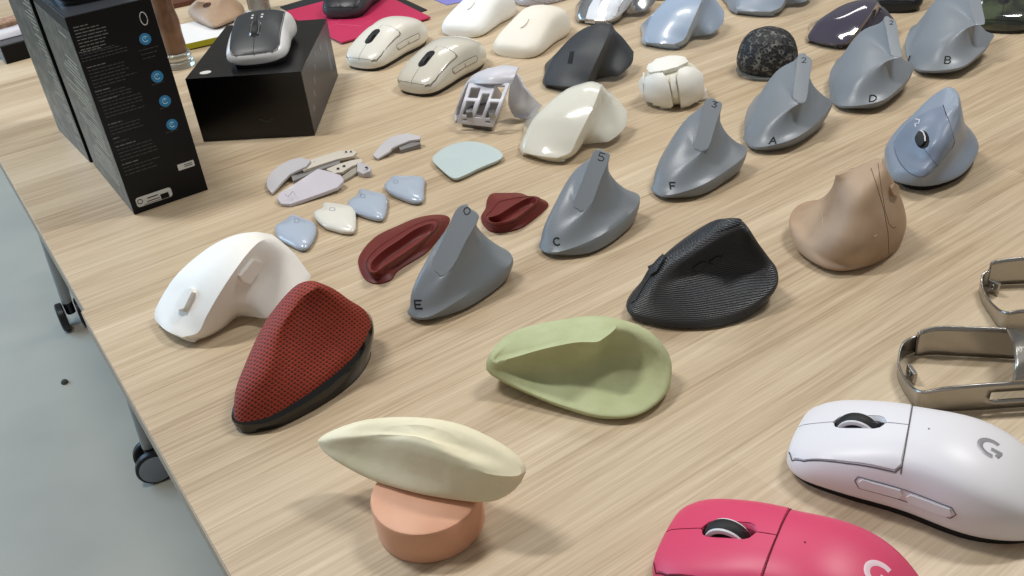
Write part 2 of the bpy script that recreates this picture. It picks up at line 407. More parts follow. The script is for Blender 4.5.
vertical_mouse('B', '2', 66, [(912, 68), (926, 75), (952, 75), (970, 67), (980, 53)],
    [(909, 59, 6), (921, 70, 8), (958, 68, 14), (977, 56, 18), (990, 42, 22), (988, 32, 26)], [(920, 30, 28), (938, 3, 54)],
    facet((979, 24), (985, 23), (979, -10), (968, -18), (963, -16), (973, 19)), 78, 50, (948, 60, 6, 7, 1), None,
    'grey vertical mouse model lettered B, topmost right beside the camouflage mouse', front=.15)

def px_rings(rs): return [[at(*p) for p in r] for r in rs]
# ------------------------------------------------------------------ retail boxes
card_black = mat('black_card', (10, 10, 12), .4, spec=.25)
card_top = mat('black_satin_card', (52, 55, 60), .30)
olive_print = mat('olive_grey_print', (74, 72, 62), .4, col2=(112, 108, 94), vscale=90)
txt = mat('grey_print_text', (120, 120, 118), .6)
txt_dim = mat('dim_print_text', (66, 66, 66), .6)
white_print = mat('white_print', (205, 205, 200), .6)
blue_dot = mat('blue_print', (42, 128, 178), .5)
def ribbon(a, b, w, n, up, h=.12):
    a, b = Vector(a), Vector(b)
    return box_mesh(a-up*(w/2)-n*.1, b-a, up*w, n*(h+.1))
BA = pol(32.0); BB = Vector((-BA.y, BA.x, 0)); NF = -BB
p1 = at(134.8, 215); W1 = (at(208.5, 190)-p1).dot(BA); H1 = 214.0; D1 = 172.0
tb = thing('retail_box', 'tall black retail box with text and four blue icons, nearest of the two tall ones', 'box', p1+BA*W1/2+BB*D1/2, 'tall black retail boxes')
bevel(link('carton', *box_mesh(p1, BA*W1, BB*D1, (0, 0, H1)), card_black, tb, smooth=0), .6)
link('printed_side', *box_mesh(p1-BA*.15+BB*2+Vector((0, 0, 1)), BA*.2, BB*(D1-4), (0, 0, H1-16)), olive_print, tb, smooth=0)
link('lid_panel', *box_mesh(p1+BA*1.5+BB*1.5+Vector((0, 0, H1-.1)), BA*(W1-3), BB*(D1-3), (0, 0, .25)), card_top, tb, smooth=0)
def side_text(p, rows, m):
    out = []
    for z, a, b in rows: out.append(ribbon(p-BA*.15+BB*a+Vector((0, 0, z)), p-BA*.15+BB*b+Vector((0, 0, z)), 1.6, -BA, Vector((0, 0, 1))))
    return merge(out)
rows = [(188, 30, 66)]+[(160-i*5.2, 24+random.random()*10, 70+random.random()*70) for i in range(27) if i % 7 != 6]
for i in range(0, len(rows), 3): link('side_text', *side_text(p1, rows[i:i+3], txt), mat('pale_olive_text', (168, 164, 146), .5), tb, smooth=0)
def fp(px, py, off=0): return plane_hit(px, py, p1, NF)+NF*off
UPZ = Vector((0, 0, 1))
lines, dim = [], []
def flush():
    global lines, dim
    if lines: link('text_block', *merge(lines), txt, tb, smooth=0)
    if dim: link('fine_print', *merge(dim), txt_dim, tb, smooth=0)
    lines, dim = [], []
def textrow(x, y, ln, w, bright):
    x2 = x+ln; y2 = y-ln*.27; a, b = fp(x, y), fp(x2, y2); b.z = a.z; pos = 0; L_ = (b-a).length; dr = (b-a).normalized()
    while pos < L_:
        wl = min(random.uniform(2, 7), L_-pos); (lines if bright else dim).append(ribbon(a+dr*pos, a+dr*(pos+wl), w, NF, UPZ)); pos += wl+1.0
def block(x, y, n, ln, bright, step=3.2):
    for i in range(n): textrow(x+i*step*.345, y+i*step, ln*random.uniform(.75, 1.05) if i else ln*.45, .8, bright and i < n-1 or i == 0)
    flush()
block(73, 28, 9, 32, True); block(79, 53, 4, 48, False, 3)
block(87, 68, 7, 42, False, 3.3); block(95, 92, 4, 34, False, 3)
block(100, 101, 6, 38, False, 3.3); block(108, 125, 4, 32, False); block(113, 139, 2, 14, True, 4); block(116, 147, 5, 44, False, 3.4); block(122, 165, 4, 36, False, 3.4)
for px, py, r in ((145.2, 39, 6.2), (157.2, 76.5, 6.4), (165, 101, 6.2), (172, 124.5, 6.0)):
    c = fp(px, py); rr = abs((fp(px+r, py)-c).dot(BA))
    circ = [c+BA*(rr*math.cos(q))+UPZ*(rr*math.sin(q)) for q in [2*math.pi*k/28 for k in range(28)]]
    ic = link('icon_disc', circ+[p+NF*.2 for p in circ], [tuple(range(28))[::-1], tuple(range(28, 56))]+[(k, (k+1) % 28, 28+(k+1) % 28, 28+k) for k in range(28)], blue_dot, tb, smooth=0)
    a = [c+NF*.2+BA*(rr*.45*math.cos(q))+UPZ*(rr*.45*math.sin(q)) for q in [math.pi*(.2+1.6*k/10) for k in range(11)]]
    link('icon_symbol', *merge([tube(a, .45, 5), tube([c+NF*.25, c+NF*.25+UPZ*rr*.55], .45, 5)]), mat('pale_blue_print', (170, 215, 235), .5), ic)
for (x, y, l) in ((139, 51, 19), (141, 55, 16), (143, 59, 13), (152, 85, 12), (160, 109, 9), (166, 133, 13)):
    textrow(x, y, l, .7, False); flush()
c = fp(143.5, 18.5)
link('mouse_icon', *tube([c+NF*.3+BA*(3.4*math.cos(q))+UPZ*(6.4*math.sin(q)) for q in [2*math.pi*k/20 for k in range(20)]], .5, 5, True), white_print, tb)
def panel(name, corners, m, r, parent):
    P = [fp(*q) for q in corners]; ctr = sum(P, Vector())/4; w = (P[1]-P[0]).length; h = abs(P[0].z-P[3].z)
    pts = []
    for sx, sy, a0 in ((1, 1, 0), (-1, 1, 90), (-1, -1, 180), (1, -1, 270)):
        for k in range(5):
            a = math.radians(a0+k*22.5); pts.append(ctr+BA*(sx*(w/2-r)+r*math.cos(a))+UPZ*(sy*(h/2-r)+r*math.sin(a)))
    n = len(pts)
    return link(name, [p+NF*.0 for p in pts]+[p+NF*.25 for p in pts], [tuple(range(n))[::-1], tuple(range(n, 2*n))]+[(k, (k+1) % n, n+(k+1) % n, n+k) for k in range(n)], m, parent, smooth=0)
lb = panel('compliance_label', [(135, 197.5), (171, 187.5), (173, 197), (137, 207)], white_print, 3, tb)
lo = []
for (x1, y1, x2, y2, w) in ((147, 198.2, 158, 195.2, 1.2), (147, 201.5, 160, 198, 1.0), (144.5, 194.5, 160.5, 190.3, .6), (144.5, 204.5, 161, 200, .6)):
    a, b = fp(x1, y1), fp(x2, y2); b.z = a.z; lo.append(ribbon(a+NF*.25, b+NF*.25, w, NF, UPZ))
c = fp(140, 201.5)+NF*.35
lo.append(tube([c+BA*(2.6*math.cos(q))+UPZ*(2.6*math.sin(q)) for q in [2*math.pi*k/16 for k in range(16)]], .4, 5, True))
q = fp(161, 197.5)+NF*.25; lo.append(box_mesh(q-UPZ*2.2, BA*9, UPZ*6, NF*.12))
link('label_print', *merge(lo), card_black, lb, smooth=0)
sl = panel('small_label', [(177, 164.5), (193.5, 160), (195, 166), (178.3, 170.5)], white_print, .8, tb)
a, b = fp(184, 164.8), fp(192, 162.6); b.z = a.z
link('label_print', *merge([ribbon(a+NF*.25, b+NF*.25, .8, NF, UPZ), ribbon(a+NF*.25-UPZ*2, b+NF*.25-UPZ*2, .8, NF, UPZ)]), card_black, sl, smooth=0)
# dark mouse lying on the tall box
T1 = p1+Vector((0, 0, H1+.3))
# second tall box
q0 = at(91, 163.5); fl = at(59, 130); D0 = (fl-q0).length; B0 = (fl-q0).normalized(); A0 = Vector((B0.y, -B0.x, 0))
q0 = q0+B0*3
tb2 = thing('retail_box', 'tall black retail box with olive side, behind the text-covered one at the left', 'box', q0+A0*W1/2+B0*D0/2, 'tall black retail boxes')
bevel(link('carton', *box_mesh(q0, A0*(W1*.93), B0*D0, (0, 0, H1)), card_black, tb2, smooth=0), .6)
link('printed_side', *box_mesh(q0-A0*.15+B0*2+Vector((0, 0, 1)), A0*.2, B0*(D0-4), (0, 0, H1-2)), olive_print, tb2, smooth=0)
rows2 = [(192-i*5.2, 8+random.random()*6, min(D0-4, 26+random.random()*30)) for i in range(33) if i % 8 != 7]
for i in range(0, len(rows2), 4): link('side_text', *merge([ribbon(q0-A0*.15+B0*a+Vector((0, 0, z)), q0-A0*.15+B0*b+Vector((0, 0, z)), 1.6, -A0, UPZ) for z, a, b in rows2[i:i+4]]), MATS['pale_olive_text'], tb2, smooth=0)
# wide black box
b2 = at(203.5, 142); b2r = at(315, 135.8); CX = (b2r-b2).normalized(); W2 = (b2r-b2).length; CY = Vector((-CX.y, CX.x, 0)); H2 = 82; CY = (CY+(at(320, 21, H2)-at(301, 73, H2)).normalized()*2).normalized()
rb = (at(321, 20, H2)-at(301, 73, H2)).length
tw = thing('gift_box', 'wide black glossy box carrying the black and white mouse', 'box', b2+CX*W2/2+CY*rb/2)
bevel(link('carton', *box_mesh(b2, CX*W2, CY*rb, (0, 0, H2)), mat('glossy_black_card', (9, 9, 11), .25), tw, smooth=0), .7)
ctr = at(205.5, 72.5, H2)
pts = [ctr+Vector((7*math.cos(q), 6*math.sin(q), 0)) for q in [2*math.pi*k/24 for k in range(24)]]
stk = link('round_sticker', pts+[p+Vector((0, 0, .2)) for p in pts], [tuple(range(24))[::-1], tuple(range(24, 48))]+[(k, (k+1) % 24, 24+(k+1) % 24, 24+k) for k in range(24)], white_print, tw, smooth=0)
out = []
for i, (x, y, l) in enumerate(((199, 66.5, 18), (203, 64.5, 14), (300, 26, 8), (308, 24, 7))):
    a = at(x, y, H2); link('lid_print', *ribbon(a, a+CX*l, 1.2, UPZ, CY, .2), mat('dark_grey_print', (46, 46, 50), .5), tw, smooth=0)
out = []
SP = b2+CX*W2
for i in range(5):
    z = 30+i*9.5; out.append(box_mesh(SP+CY*(22+i*17)+Vector((0, 0, z-8+i*2)), CX*.2, CY*9, UPZ*8))
out.append(box_mesh(SP+CY*(rb*.80)+Vector((0, 0, 22)), CX*.2, CY*12, UPZ*40))
out.append(box_mesh(SP+CY*(rb*.60)+Vector((0, 0, 62)), CX*.2, CY*14, UPZ*10))
for q in out: link('side_print', *q, mat('mid_grey_print', (110, 110, 118), .5), tw, smooth=0)
link('side_panel', *box_mesh(SP+CY*2+UPZ*2-CX*.05, CX*.15, CY*(rb-4), UPZ*(H2-4)), mat('charcoal_card', (58, 56, 60), .4), tw, smooth=0)
c = b2+CX*W2*.62+NF*0; n2 = -CY
link('front_emblem', *tube([b2+CX*(W2*.55)+n2*.1+UPZ*26, b2+CX*(W2*.62)+n2*.1+UPZ*22, b2+CX*(W2*.68)+n2*.1+UPZ*27], .8, 6), MATS['dark_grey_print'], tw)

# ------------------------------------------------------------------ symmetrical mice
def interp(keys, u):
    """smooth 1-D curve through (u, value) keys"""
    for i in range(len(keys)-1):
        if u <= keys[i+1][0] or i == len(keys)-2:
            (a, va), (b, vb) = keys[i], keys[i+1]; t = max(0, min(1, (u-a)/(b-a)))
            ma = (vb-keys[i-1][1])/(b-keys[i-1][0]) if i > 0 else (vb-va)/(b-a)
            mb = (keys[i+2][1]-va)/(keys[i+2][0]-a) if i+2 < len(keys) else (vb-va)/(b-a)
            h = b-a; t2, t3 = t*t, t*t*t
            return (2*t3-3*t2+1)*va+(t3-2*t2+t)*h*ma+(-2*t3+3*t2)*vb+(t3-t2)*h*mb
K_ = 1.22                                                      # a 125 mm mouse in modelling units
WK = [(a, b*K_) for a, b in [(0, 26.5), (.12, 29), (.28, 29.6), (.48, 28.6), (.72, 31.5), (.88, 30), (1, 26)]]
HK = [(a, b*K_) for a, b in [(0, 14), (.05, 18.5), (.2, 28), (.4, 36.5), (.6, 39.5), (.78, 34.5), (.9, 25), (1, 12)]]
def mouse_frame(nose_xy, ang):
    d = pol(ang); l = Vector((-d.y, d.x, 0)); n = Vector((nose_xy[0], nose_xy[1], 0))
    return lambda x, y, z=0: n+d*x+l*y+Vector((0, 0, z))
def mouse_shell(fr, L=125, wk=WK, hk=HK, z0=1.2, ws=1, hs=1, zb=0, nu=46, kn=11, nose_n=3.6, tail_n=2.3, base=None):
    us = [0.5*(1-math.cos(math.pi*i/nu)) for i in range(nu+1)]; rows = []
    for u in us:
        s = 1.0
        e = .20
        if u < e: s = (1-(1-u/e)**nose_n)**(1/nose_n)
        e2 = .42
        if u > 1-e2: s = (max(0, 1-((u-1+e2)/e2)**tail_n))**(1/tail_n)
        w = interp(wk, u)*ws*s; h = interp(hk, u)*hs
        kz = 1.0
        if u < .03: kz = .55+.45*math.sqrt(1-(1-u/.03)**2)
        if u > .97: kz = .55+.45*math.sqrt(max(0, 1-((u-.97)/.03)**2))
        x = u*L; hh = z0+(h-z0)*kz
        tuck = max(.3, 1-(5/max(w, 6)))
        prof = [(tuck*w*.96, z0), (w*.965, z0+(hh-z0)*.12), (w, z0+(hh-z0)*.34), (w*.955, z0+(hh-z0)*.60), (w*.80, z0+(hh-z0)*.84), (w*.45, z0+(hh-z0)*.965), (0, hh)]
        full = [Vector((x, -a, b)) for a, b in prof]+[Vector((x, a, b)) for a, b in prof[-2::-1]]
        rows.append([fr(p.x, p.y, p.z+zb) for p in curve(full, 4)])
    n = len(rows[0]); V = [p for r in rows for p in r]; F = []
    for j in range(nu):
        for i in range(n-1): F.append((j*n+i, j*n+i+1, (j+1)*n+i+1, (j+1)*n+i))
        F.append((j*n+n-1, j*n, (j+1)*n, (j+1)*n+n-1))
    return V, F
def local_cast(fr, t, zb=0):
    def c(tr, x, y):
        p = fr(x, y, 300+zb); h = tr.ray_cast(p, Vector((0, 0, -1))); return (h[0], h[1]) if h[0] else None
    return c
def side_cast(fr, side):
    """2-D coordinates (x along the mouse, z height), cast from the side towards the middle"""
    def c(tr, x, z):
        p = fr(x, side*120, z); q = fr(x, 0, z); h = tr.ray_cast(p, (q-p).normalized()); return (h[0], h[1]) if h[0] else None
    return c
def cut(o, V, F):
    """carve a slot into a body"""
    k = link('cutter', V, F, MATS['black_plastic'], None)
    m = o.modifiers.new('slot', 'BOOLEAN'); m.operation = 'DIFFERENCE'; m.object = k; m.solver = 'EXACT'
    dg = bpy.context.evaluated_depsgraph_get(); me = bpy.data.meshes.new_from_object(o.evaluated_get(dg))
    o.modifiers.clear(); o.data = me; bpy.data.objects.remove(k)
def mouse(name, label, group, nose, ang, body, groove, wheel_m, L=152, zb=0, hs=1, ws=1, side=-1, buttons=True, wheel=True, feet=True, split=.43, detail=True, wheel_x=39, mats=None, rim_m=None, side_buttons=True, cat='computer mouse', hk=HK, wk=WK, seams=True, panel_m=None, skew=0, pw=.84):
    fr = mouse_frame(nose, ang)
    t = thing(name, label, cat, fr(L/2, 0, zb), group)
    sh = link('shell', *mouse_shell(fr, L, z0=4.2 if feet else 1.2, hs=hs, ws=ws, zb=zb, hk=hk, wk=wk), body, t, smooth=40)
    if feet:
        rim = []
        for sg, rng in ((-1, range(1, 40)), (1, range(39, 0, -1))):
            for i in rng:
                u = .5*(1-math.cos(math.pi*i/40)); e, e2 = .20, .42; q = 1.0
                if u < e: q = (1-(1-u/e)**3.6)**(1/3.6)
                if u > 1-e2: q = (max(0, 1-((u-1+e2)/e2)**2.3))**(1/2.3)
                w = interp(wk, u)*ws*q; rim.append((u*L*.985+L*.008, sg*max(.3, 1-5/max(w, 6))*w*.975))
        out = [fr(x, y, zb) for x, y in rim]; k_ = len(out)
        link('base_plate', [p+Vector((0, 0, .05)) for p in out]+[p+Vector((0, 0, 5.2)) for p in out], [tuple(range(k_))[::-1], tuple(range(k_, 2*k_))]+[(k, (k+1) % k_, k_+(k+1) % k_, k_+k) for k in range(k_)], MATS['black_plastic'], t, smooth=30)
    tr = bvh(sh); lc = local_cast(fr, tr, zb); sx = split*L
    hw = interp(wk, .3)*ws*pw; sk = lambda y: sx+(-y if side < 0 else y)*skew
    slot_w, slot_l = 6.4, 15
    if buttons:
        for s in (1, -1):
            g = .35
            pts = [(2.2, g), (wheel_x-slot_l-.6, g), (wheel_x-slot_l+2, slot_w*.8), (wheel_x-slot_l+5, slot_w+.3), (wheel_x+slot_l-5, slot_w+.3), (wheel_x+slot_l-2, slot_w*.8), (wheel_x+slot_l+.6, g), (None, g, .4), (None, hw-2, 1), (None, hw, 3.5), (sx*.6, hw+.2), (15, hw-.3), (8, hw-3), (4, hw-8.5), (2.8, hw-16)]
            pm = panel_m or body
            link('main_button', *drape_patch(tr, [((q[0], q[1]*s) if q[0] is not None else (sk(q[1]*s)-q[2], q[1]*s)) for q in pts], .8, caster=lc, grid=3.2), pm, t, smooth=40)
    if seams:
        ln = [drape_line(tr, [(1.2, 0), (sx, 0)], .3, caster=lc, lift=.3), drape_line(tr, [(sk(-hw-1), -hw-1), (sk(hw+1), hw+1)], .35, caster=lc, lift=.25)]
        for s in (1, -1): ln.append(drape_line(tr, [(3, s*(hw-9)), (7, s*(hw-2.4)), (15, s*(hw+.4)), (sx*.6, s*(hw+1.1)), (sk(s*hw)-3, s*(hw+.9)), (sk(s*hw), s*(hw-1.5))], .4, caster=lc, lift=.25))
        link('button_gap_shade', *merge(ln), groove, t)  # dark beads along the seams, coloured to stand in for shadow in the gaps
    if wheel:
        cx = wheel_x; h = castz_top(tr, fr, cx)
        V, F = [], []
        n = 28; oval = [(cx+slot_l*math.copysign(abs(math.cos(q))**.75, math.cos(q)), slot_w*math.copysign(abs(math.sin(q))**.6, math.sin(q))) for q in [2*math.pi*k/n for k in range(n)]]
        if detail:
            lo, hi = [fr(x, y, h-18) for x, y in oval], [fr(x, y, h+12) for x, y in oval]
            cut(sh, lo+hi, [tuple(range(n))[::-1], tuple(range(n, 2*n))]+[(k, (k+1) % n, n+(k+1) % n, n+k) for k in range(n)])
            link('wheel_well', *merge([([fr(x, y, h-18.2) for x, y in oval], [tuple(range(n))])]+[(lo+[fr(x, y, h-2.6-(x-cx)*-.28) for x, y in oval], [(k, (k+1) % n, n+(k+1) % n, n+k) for k in range(n)])]), groove, t)
        else:
            link('wheel_well', *drape_patch(tr, oval, .95, caster=lc, grid=2.5), groove, t)
        d3 = (fr(1, 0)-fr(0, 0)); l3 = (fr(0, 1)-fr(0, 0))
        rot = Matrix(((d3.x, 0, l3.x), (d3.y, 0, l3.y), (0, 1, 0)))
        wc = fr(cx, 0, h-8.6 if detail else h-10)
        wh = link('scroll_wheel', *lathe([(10.2, -3.6), (12.9, -3.6), (13.8, -1.9), (13.8, 1.9), (12.9, 3.6), (10.2, 3.6)], wc, 36, rot), wheel_m, t, smooth=30)
        if rim_m:
            for s in (1, -1):
                rv = []
                link('wheel_rim', *lathe([(9.4, s*3.1), (9.6, s*4.9), (10.6, s*5.2), (12.2, s*4.9), (12.6, s*3.3)] if s > 0 else [(12.6, s*3.3), (12.2, s*4.9), (10.6, s*5.2), (9.6, s*4.9), (9.4, s*3.1)], wc, 36, rot), rim_m, wh)
    if side_buttons:
        sc = side_cast(fr, side); top = interp(hk, .5)*hs
        for x0, x1 in ((.315*L, .475*L), (.49*L, .65*L)):
            z1 = zb+top*.54
            pts = [(x0+1.5, z1-6.8), (x1-2, z1-6.2), (x1, z1-3.2), (x1-1.5, z1-.2), (x0+2, z1-.8), (x0, z1-3.3)]
            link('side_button', *drape_patch(tr, pts, 1.5, caster=sc, grid=2), panel_m or body, t, smooth=40)
        pts = [(.30*L, zb+top*.54-3.5), (.32*L, zb+top*.54-8), (.48*L, zb+top*.54-7.6), (.65*L, zb+top*.54-7.2), (.665*L, zb+top*.54-3), (.645*L, zb+top*.54+.6), (.48*L, zb+top*.54+.6), (.31*L, zb+top*.54-.2), (.30*L, zb+top*.54-3.5)]
        link('side_button_gap', *drape_line(tr, pts, .28, caster=sc, lift=.2), groove, t)
    return t, tr, fr
def castz_top(tr, fr, x):
    p = fr(x, 0, 500); h = tr.ray_cast(p, Vector((0, 0, -1))); return h[0].z if h[0] else 30
white_satin = mat('white_satin_plastic', (226, 224, 228), .38)
pink_satin = mat('pink_satin_plastic', (214, 72, 108), .4)
warm_white = mat('warm_white_plastic', (222, 218, 206), .3, coat=.2)
cream_gloss = mat('cream_gloss_plastic', (208, 204, 190), .2, coat=.5)
groove_m = mat('dark_groove', (26, 24, 26), .8); groove_grey = mat('grey_groove', (90, 88, 92), .8); groove_pink = mat('deep_pink_groove', (92, 10, 34), .8)
rubber = mat('black_rubber', (26, 27, 28), .6); white_rim = mat('white_wheel_rim', (214, 214, 218), .4)
grey_logo = mat('grey_logo_print', (150, 150, 154), .35, metal=.3)
t, tr, fr = mouse('computer_mouse', 'white wireless mouse with grey G emblem at the lower right, below the metal frame', None, at(793, 447).to_2d()[:], -35, white_satin, groove_grey, rubber, rim_m=white_rim, L=156, skew=.11)
def emblem(tr, fr, m, t, x0, y0, sc):
    lc = local_cast(fr, tr); pts = [(x0+sc*(.5+.5*math.cos(q)), y0+sc*.5*math.sin(q)) for q in [math.radians(a) for a in range(60, 300, 15)]]
    c = [drape_line(tr, pts, 1.7, caster=lc, flat=.1, lift=.1), drape_line(tr, [(x0+sc*.5, y0-sc*.06), (x0+sc*1.0, y0-sc*.06)], 1.5, caster=lc, flat=.1, lift=.1), drape_line(tr, [(x0+sc*.92, y0-sc*.06), (x0+sc*.8, y0-sc*.42)], 1.4, caster=lc, flat=.1, lift=.1)]
    link('emblem', *merge(c), m, t)
def dot(tr, fr, x, y, m, t):
    h = local_cast(fr, tr)(tr, x, y); link('indicator_light', *lathe([(.6, -.2), (.6, .1), (.3, .15)], h[0], 10), m, t)
emblem(tr, fr, grey_logo, t, 106, 1, 12.5)
dot(tr, fr, 78, 0, groove_grey, t)
t, tr, fr = mouse('computer_mouse', 'hot pink wireless mouse cut off by the bottom edge of the photo', None, at(663, 552).to_2d()[:], -33, pink_satin, groove_pink, rubber, rim_m=white_rim)
emblem(tr, fr, mat('pale_emblem', (232, 205, 214), .4), t, 112, 0, 14); dot(tr, fr, 80, 0, groove_pink, t)
mouse('computer_mouse', 'clean white wireless mouse right beside the pink pad, with black wheel', 'far white mice', (-183, 1280), 56, warm_white, groove_m, rubber, detail=False)
mouse('computer_mouse', 'yellowed ivory wireless mouse with black wheel, behind the skeletal frame', 'far white mice', (-104, 1160), 53, cream_gloss, groove_m, rubber, detail=False)
foamw = mat('matte_white_foam', (236, 236, 232), .7)
foamc = mat('ivory_foam', (232, 226, 212), .55)
def blank_mouse(label, nose, ang, m, sc=1):
    fr = mouse_frame(nose, ang); t = thing('mouse_mockup', label, 'mouse model', fr(60, 0), 'plain white mouse mockups')
    b = link('body', *mouse_shell(fr, 146*sc, z0=.1, ws=K_*.98, hs=K_, hk=[(0, 12), (.06, 17), (.3, 29), (.55, 38), (.75, 35), (.9, 24), (1, 8)], wk=[(0, 31), (.2, 33), (.5, 30), (.75, 32), (1, 26)]), m, t, smooth=45)
    tr = bvh(b); lc = local_cast(fr, tr)
    link('wheel_bump', *drape_patch(tr, ell(44, 0, 10, 3.6), 2.2, caster=lc, grid=2), m, t)
blank_mouse('plain bright white mouse mockup cut off by the top edge of the photo', (-42, 1385), 55, foamw)
blank_mouse('plain ivory white mouse mockup left of the charcoal winged model', (33, 1268), 55, foamc)
# mouse on the gift box: nose towards the camera
nc = at(262, 64, H2+4); wh_gloss = mat('pearl_white_shell', (222, 222, 222), .3, coat=.2); dk = mat('dark_grey_gloss_panel', (46, 49, 52), .42)
fr = mouse_frame((nc.x, nc.y), 91)
t, tr, fr = mouse('computer_mouse', 'black and white mouse lying on the wide black box', None, (nc.x-7, nc.y), 91, wh_gloss, groove_m, rubber, L=140, zb=H2+.2, ws=1.06, hs=.9, detail=False, panel_m=dk, split=.66, pw=.78, wheel_x=40, side=1, rim_m=None)
lc = local_cast(fr, tr)
ch = mat('bright_chrome', (200, 200, 205), .15, metal=1)
for y in (-4.6, 4.6): link('wheel_edge', *drape_line(tr, [(28, y*.8), (32, y), (48, y), (54, y*.8)], .9, caster=lc, lift=1.4), ch, t)
for (x, y) in ((62, -6), (69, -6), (62, 6), (69, 6)): link('panel_icon', *drape_patch(tr, [(x, y-1.3), (x+3.5, y-1.3), (x+3.5, y+1.3), (x, y+1.3)], 1.0, caster=lc, grid=2), white_print, t)
# camouflage mouse at the right edge
camo = mat('camouflage_gloss', (30, 36, 30), .1, coat=1, col2=(70, 78, 56), vscale=38)
n0 = at(1000, 36)
mouse('computer_mouse', 'glossy green camouflage mouse at the upper right corner', None, (n0.x+2, n0.y+8), 62, camo, groove_m, rubber, detail=False, side_buttons=False, wheel=True, ws=1.1)
# mouse on the pink pad and on the tall box, black one beyond
slate = mat('slate_soft_plastic', (58, 62, 66), .4); char_m = mat('charcoal_plastic', (34, 35, 38), .4)
n1 = at(341, 19, 6)
mouse('computer_mouse', 'dark grey sculpted mouse standing on the bright pink pad', None, (n1.x, n1.y), 75, slate, groove_m, rubber, L=145, zb=5.2, ws=1.05, hs=1.1, detail=False, panel_m=char_m, wheel=False)
n2 = at(907, 13)
mouse('computer_mouse', 'black mouse cut off by the top edge behind models D and B', None, (n2.x-20, n2.y+4), 70, char_m, groove_m, rubber, L=145, ws=1.15, hs=1.0, detail=False, wheel=False, side_buttons=False)
n3 = p1+BA*38+BB*36
fr3 = (n3.x, n3.y)
mouse('computer_mouse', 'black mouse resting on top of the nearer tall retail box', None, fr3, 120, char_m, groove_m, rubber, zb=H1+.4, detail=False, side_buttons=False)

# ------------------------------------------------------------------ winged vertical shells
WING = [  # outer foot, left edge, plate middle, crest, valley, thumb rim  (px, py, height), nose to tail, as seen on the white shell
 [(160, 322, 1), (157, 320, 6), (168, 331, 8), (184, 338, 8), (189, 340, 4), (192, 341, .5)],
 [(166, 310, 1), (158, 311, 11), (176, 318, 16), (199, 333, 13), (204, 336, 6), (207, 337, .5)],
 [(186, 290, 1), (167, 294, 22), (188, 300, 29), (207, 318, 25), (217, 327, 10), (222, 329, .5)],
 [(206, 268, 1), (180, 276, 35), (202, 280, 44), (219, 297, 40), (230, 311, 20), (238, 317, 2)],
 [(225, 262, 1), (204, 255, 48), (222, 258, 57), (234, 274, 54), (243, 298, 26), (254, 317, 4)],
 [(245, 262, 1), (226, 242, 57), (240, 243, 64), (249, 254, 62), (262, 280, 31), (269, 319, 6)],
 [(268, 262, 1), (247, 236, 56), (256, 236, 62), (262, 243, 62), (280, 264, 38), (297, 301, 12)],
 [(284, 260, 1), (266, 237, 48), (272, 238, 51), (278, 242, 50), (294, 256, 38), (311, 278, 20)],
]
W3 = [[at(*p) for p in r] for r in WING]
WO = W3[0][3].copy(); WO.z = 0
WANG = 52.0
def winged(name, label, m, nose=None, ang=WANG, sc=(1, 1, 1), th=2.6, plate_m=None, group='winged vertical mouse shells', cat='mouse model', rows=None, holes=(), bev=.8, skirt=True):
    if rows: R = [[at(*p) for p in r] for r in rows]
    elif nose is None: R = W3
    else:
        n = at(*nose); a0, a1 = pol(WANG), pol(ang); l0, l1 = Vector((-a0.y, a0.x, 0)), Vector((-a1.y, a1.x, 0))
        R = [[n+a1*((p-WO).dot(a0)*sc[0])+l1*((p-WO).dot(l0)*sc[1])+Vector((0, 0, p.z*sc[2])) for p in r] for r in W3]
    ax = (R[3][3]-R[0][3]); ax.z = 0; ax.normalize()
    R = [[Vector((p.x, p.y, .6))+ax*7 for p in R[0]]]+R
    c = sum((r[3] for r in R), Vector())/len(R); c.z = 0
    t = thing(name, label, cat, c, group)
    V, F = sheet([[p+Vector((0, 0, th*.5)) for p in r] for r in R], 5, 5, holes, sharp_cols=(1, 3), sharp_rows=(1,))
    o = link('shell', V, F, m, t, smooth=50); solid(o, th, bev=bev)
    # closed front under the nose
    return t, o, R
printed_white = mat('warm_white_print', (240, 237, 230), .5)
t, o, R = winged('winged_mouse_shell', 'white hollow winged shell lying behind the red mesh model', printed_white, th=3.2)
tr = bvh(o)
link('wheel_bump', *drape_patch(tr, [(179, 309), (180, 303), (189, 291), (195, 289), (196, 293), (188, 309), (182, 311)], 4.2, grid=2), printed_white, t, smooth=50)
link('side_button_block', *drape_patch(tr, [(238, 275), (251, 259), (260, 262), (260, 266), (248, 283), (240, 280)], 3.2, grid=2), printed_white, t, smooth=50)
resin = mat('milky_translucent_resin', (236, 234, 220), .16, trans=.12, ior=1.4, coat=.6, sss=.3)
t, o, R = winged('winged_mouse_shell', 'milky translucent winged shell behind model C', resin, nose=(558, 165), ang=62, sc=(1.0, .92, .95), th=3)
charc = mat('charcoal_print', (54, 57, 61), .5, bump=.1, bscale=900)
t, o, R = winged('winged_mouse_shell', 'charcoal winged shell with a dark wheel slot, behind the milky shell', charc, nose=(576, 94), ang=62, sc=(.95, .90, 1.0), th=3)
tr = bvh(o)
link('wheel_slot', *drape_patch(tr, [(567.5, 63.5), (570, 51.5), (574.5, 51.5), (572, 64)], .25, grid=2), groove_m, t)
sky_gloss = mat('blue_grey_gloss_resin', (158, 174, 194), .28, coat=.25)
sky_dark = mat('blue_grey_resin', (142, 154, 168), .35)
t, o, R = winged('winged_mouse_shell', 'pale blue grey winged shell with thumb rest behind the white lobed ball', sky_gloss, nose=(674, 51), ang=62, sc=(1.0, .88, 1.05), th=3)
t, o, R = winged('winged_mouse_shell', 'pale blue grey winged shell at the top edge above the mesh ball', sky_dark, nose=(770, 18), ang=66, sc=(1.0, 1.0, 1.0), th=3)
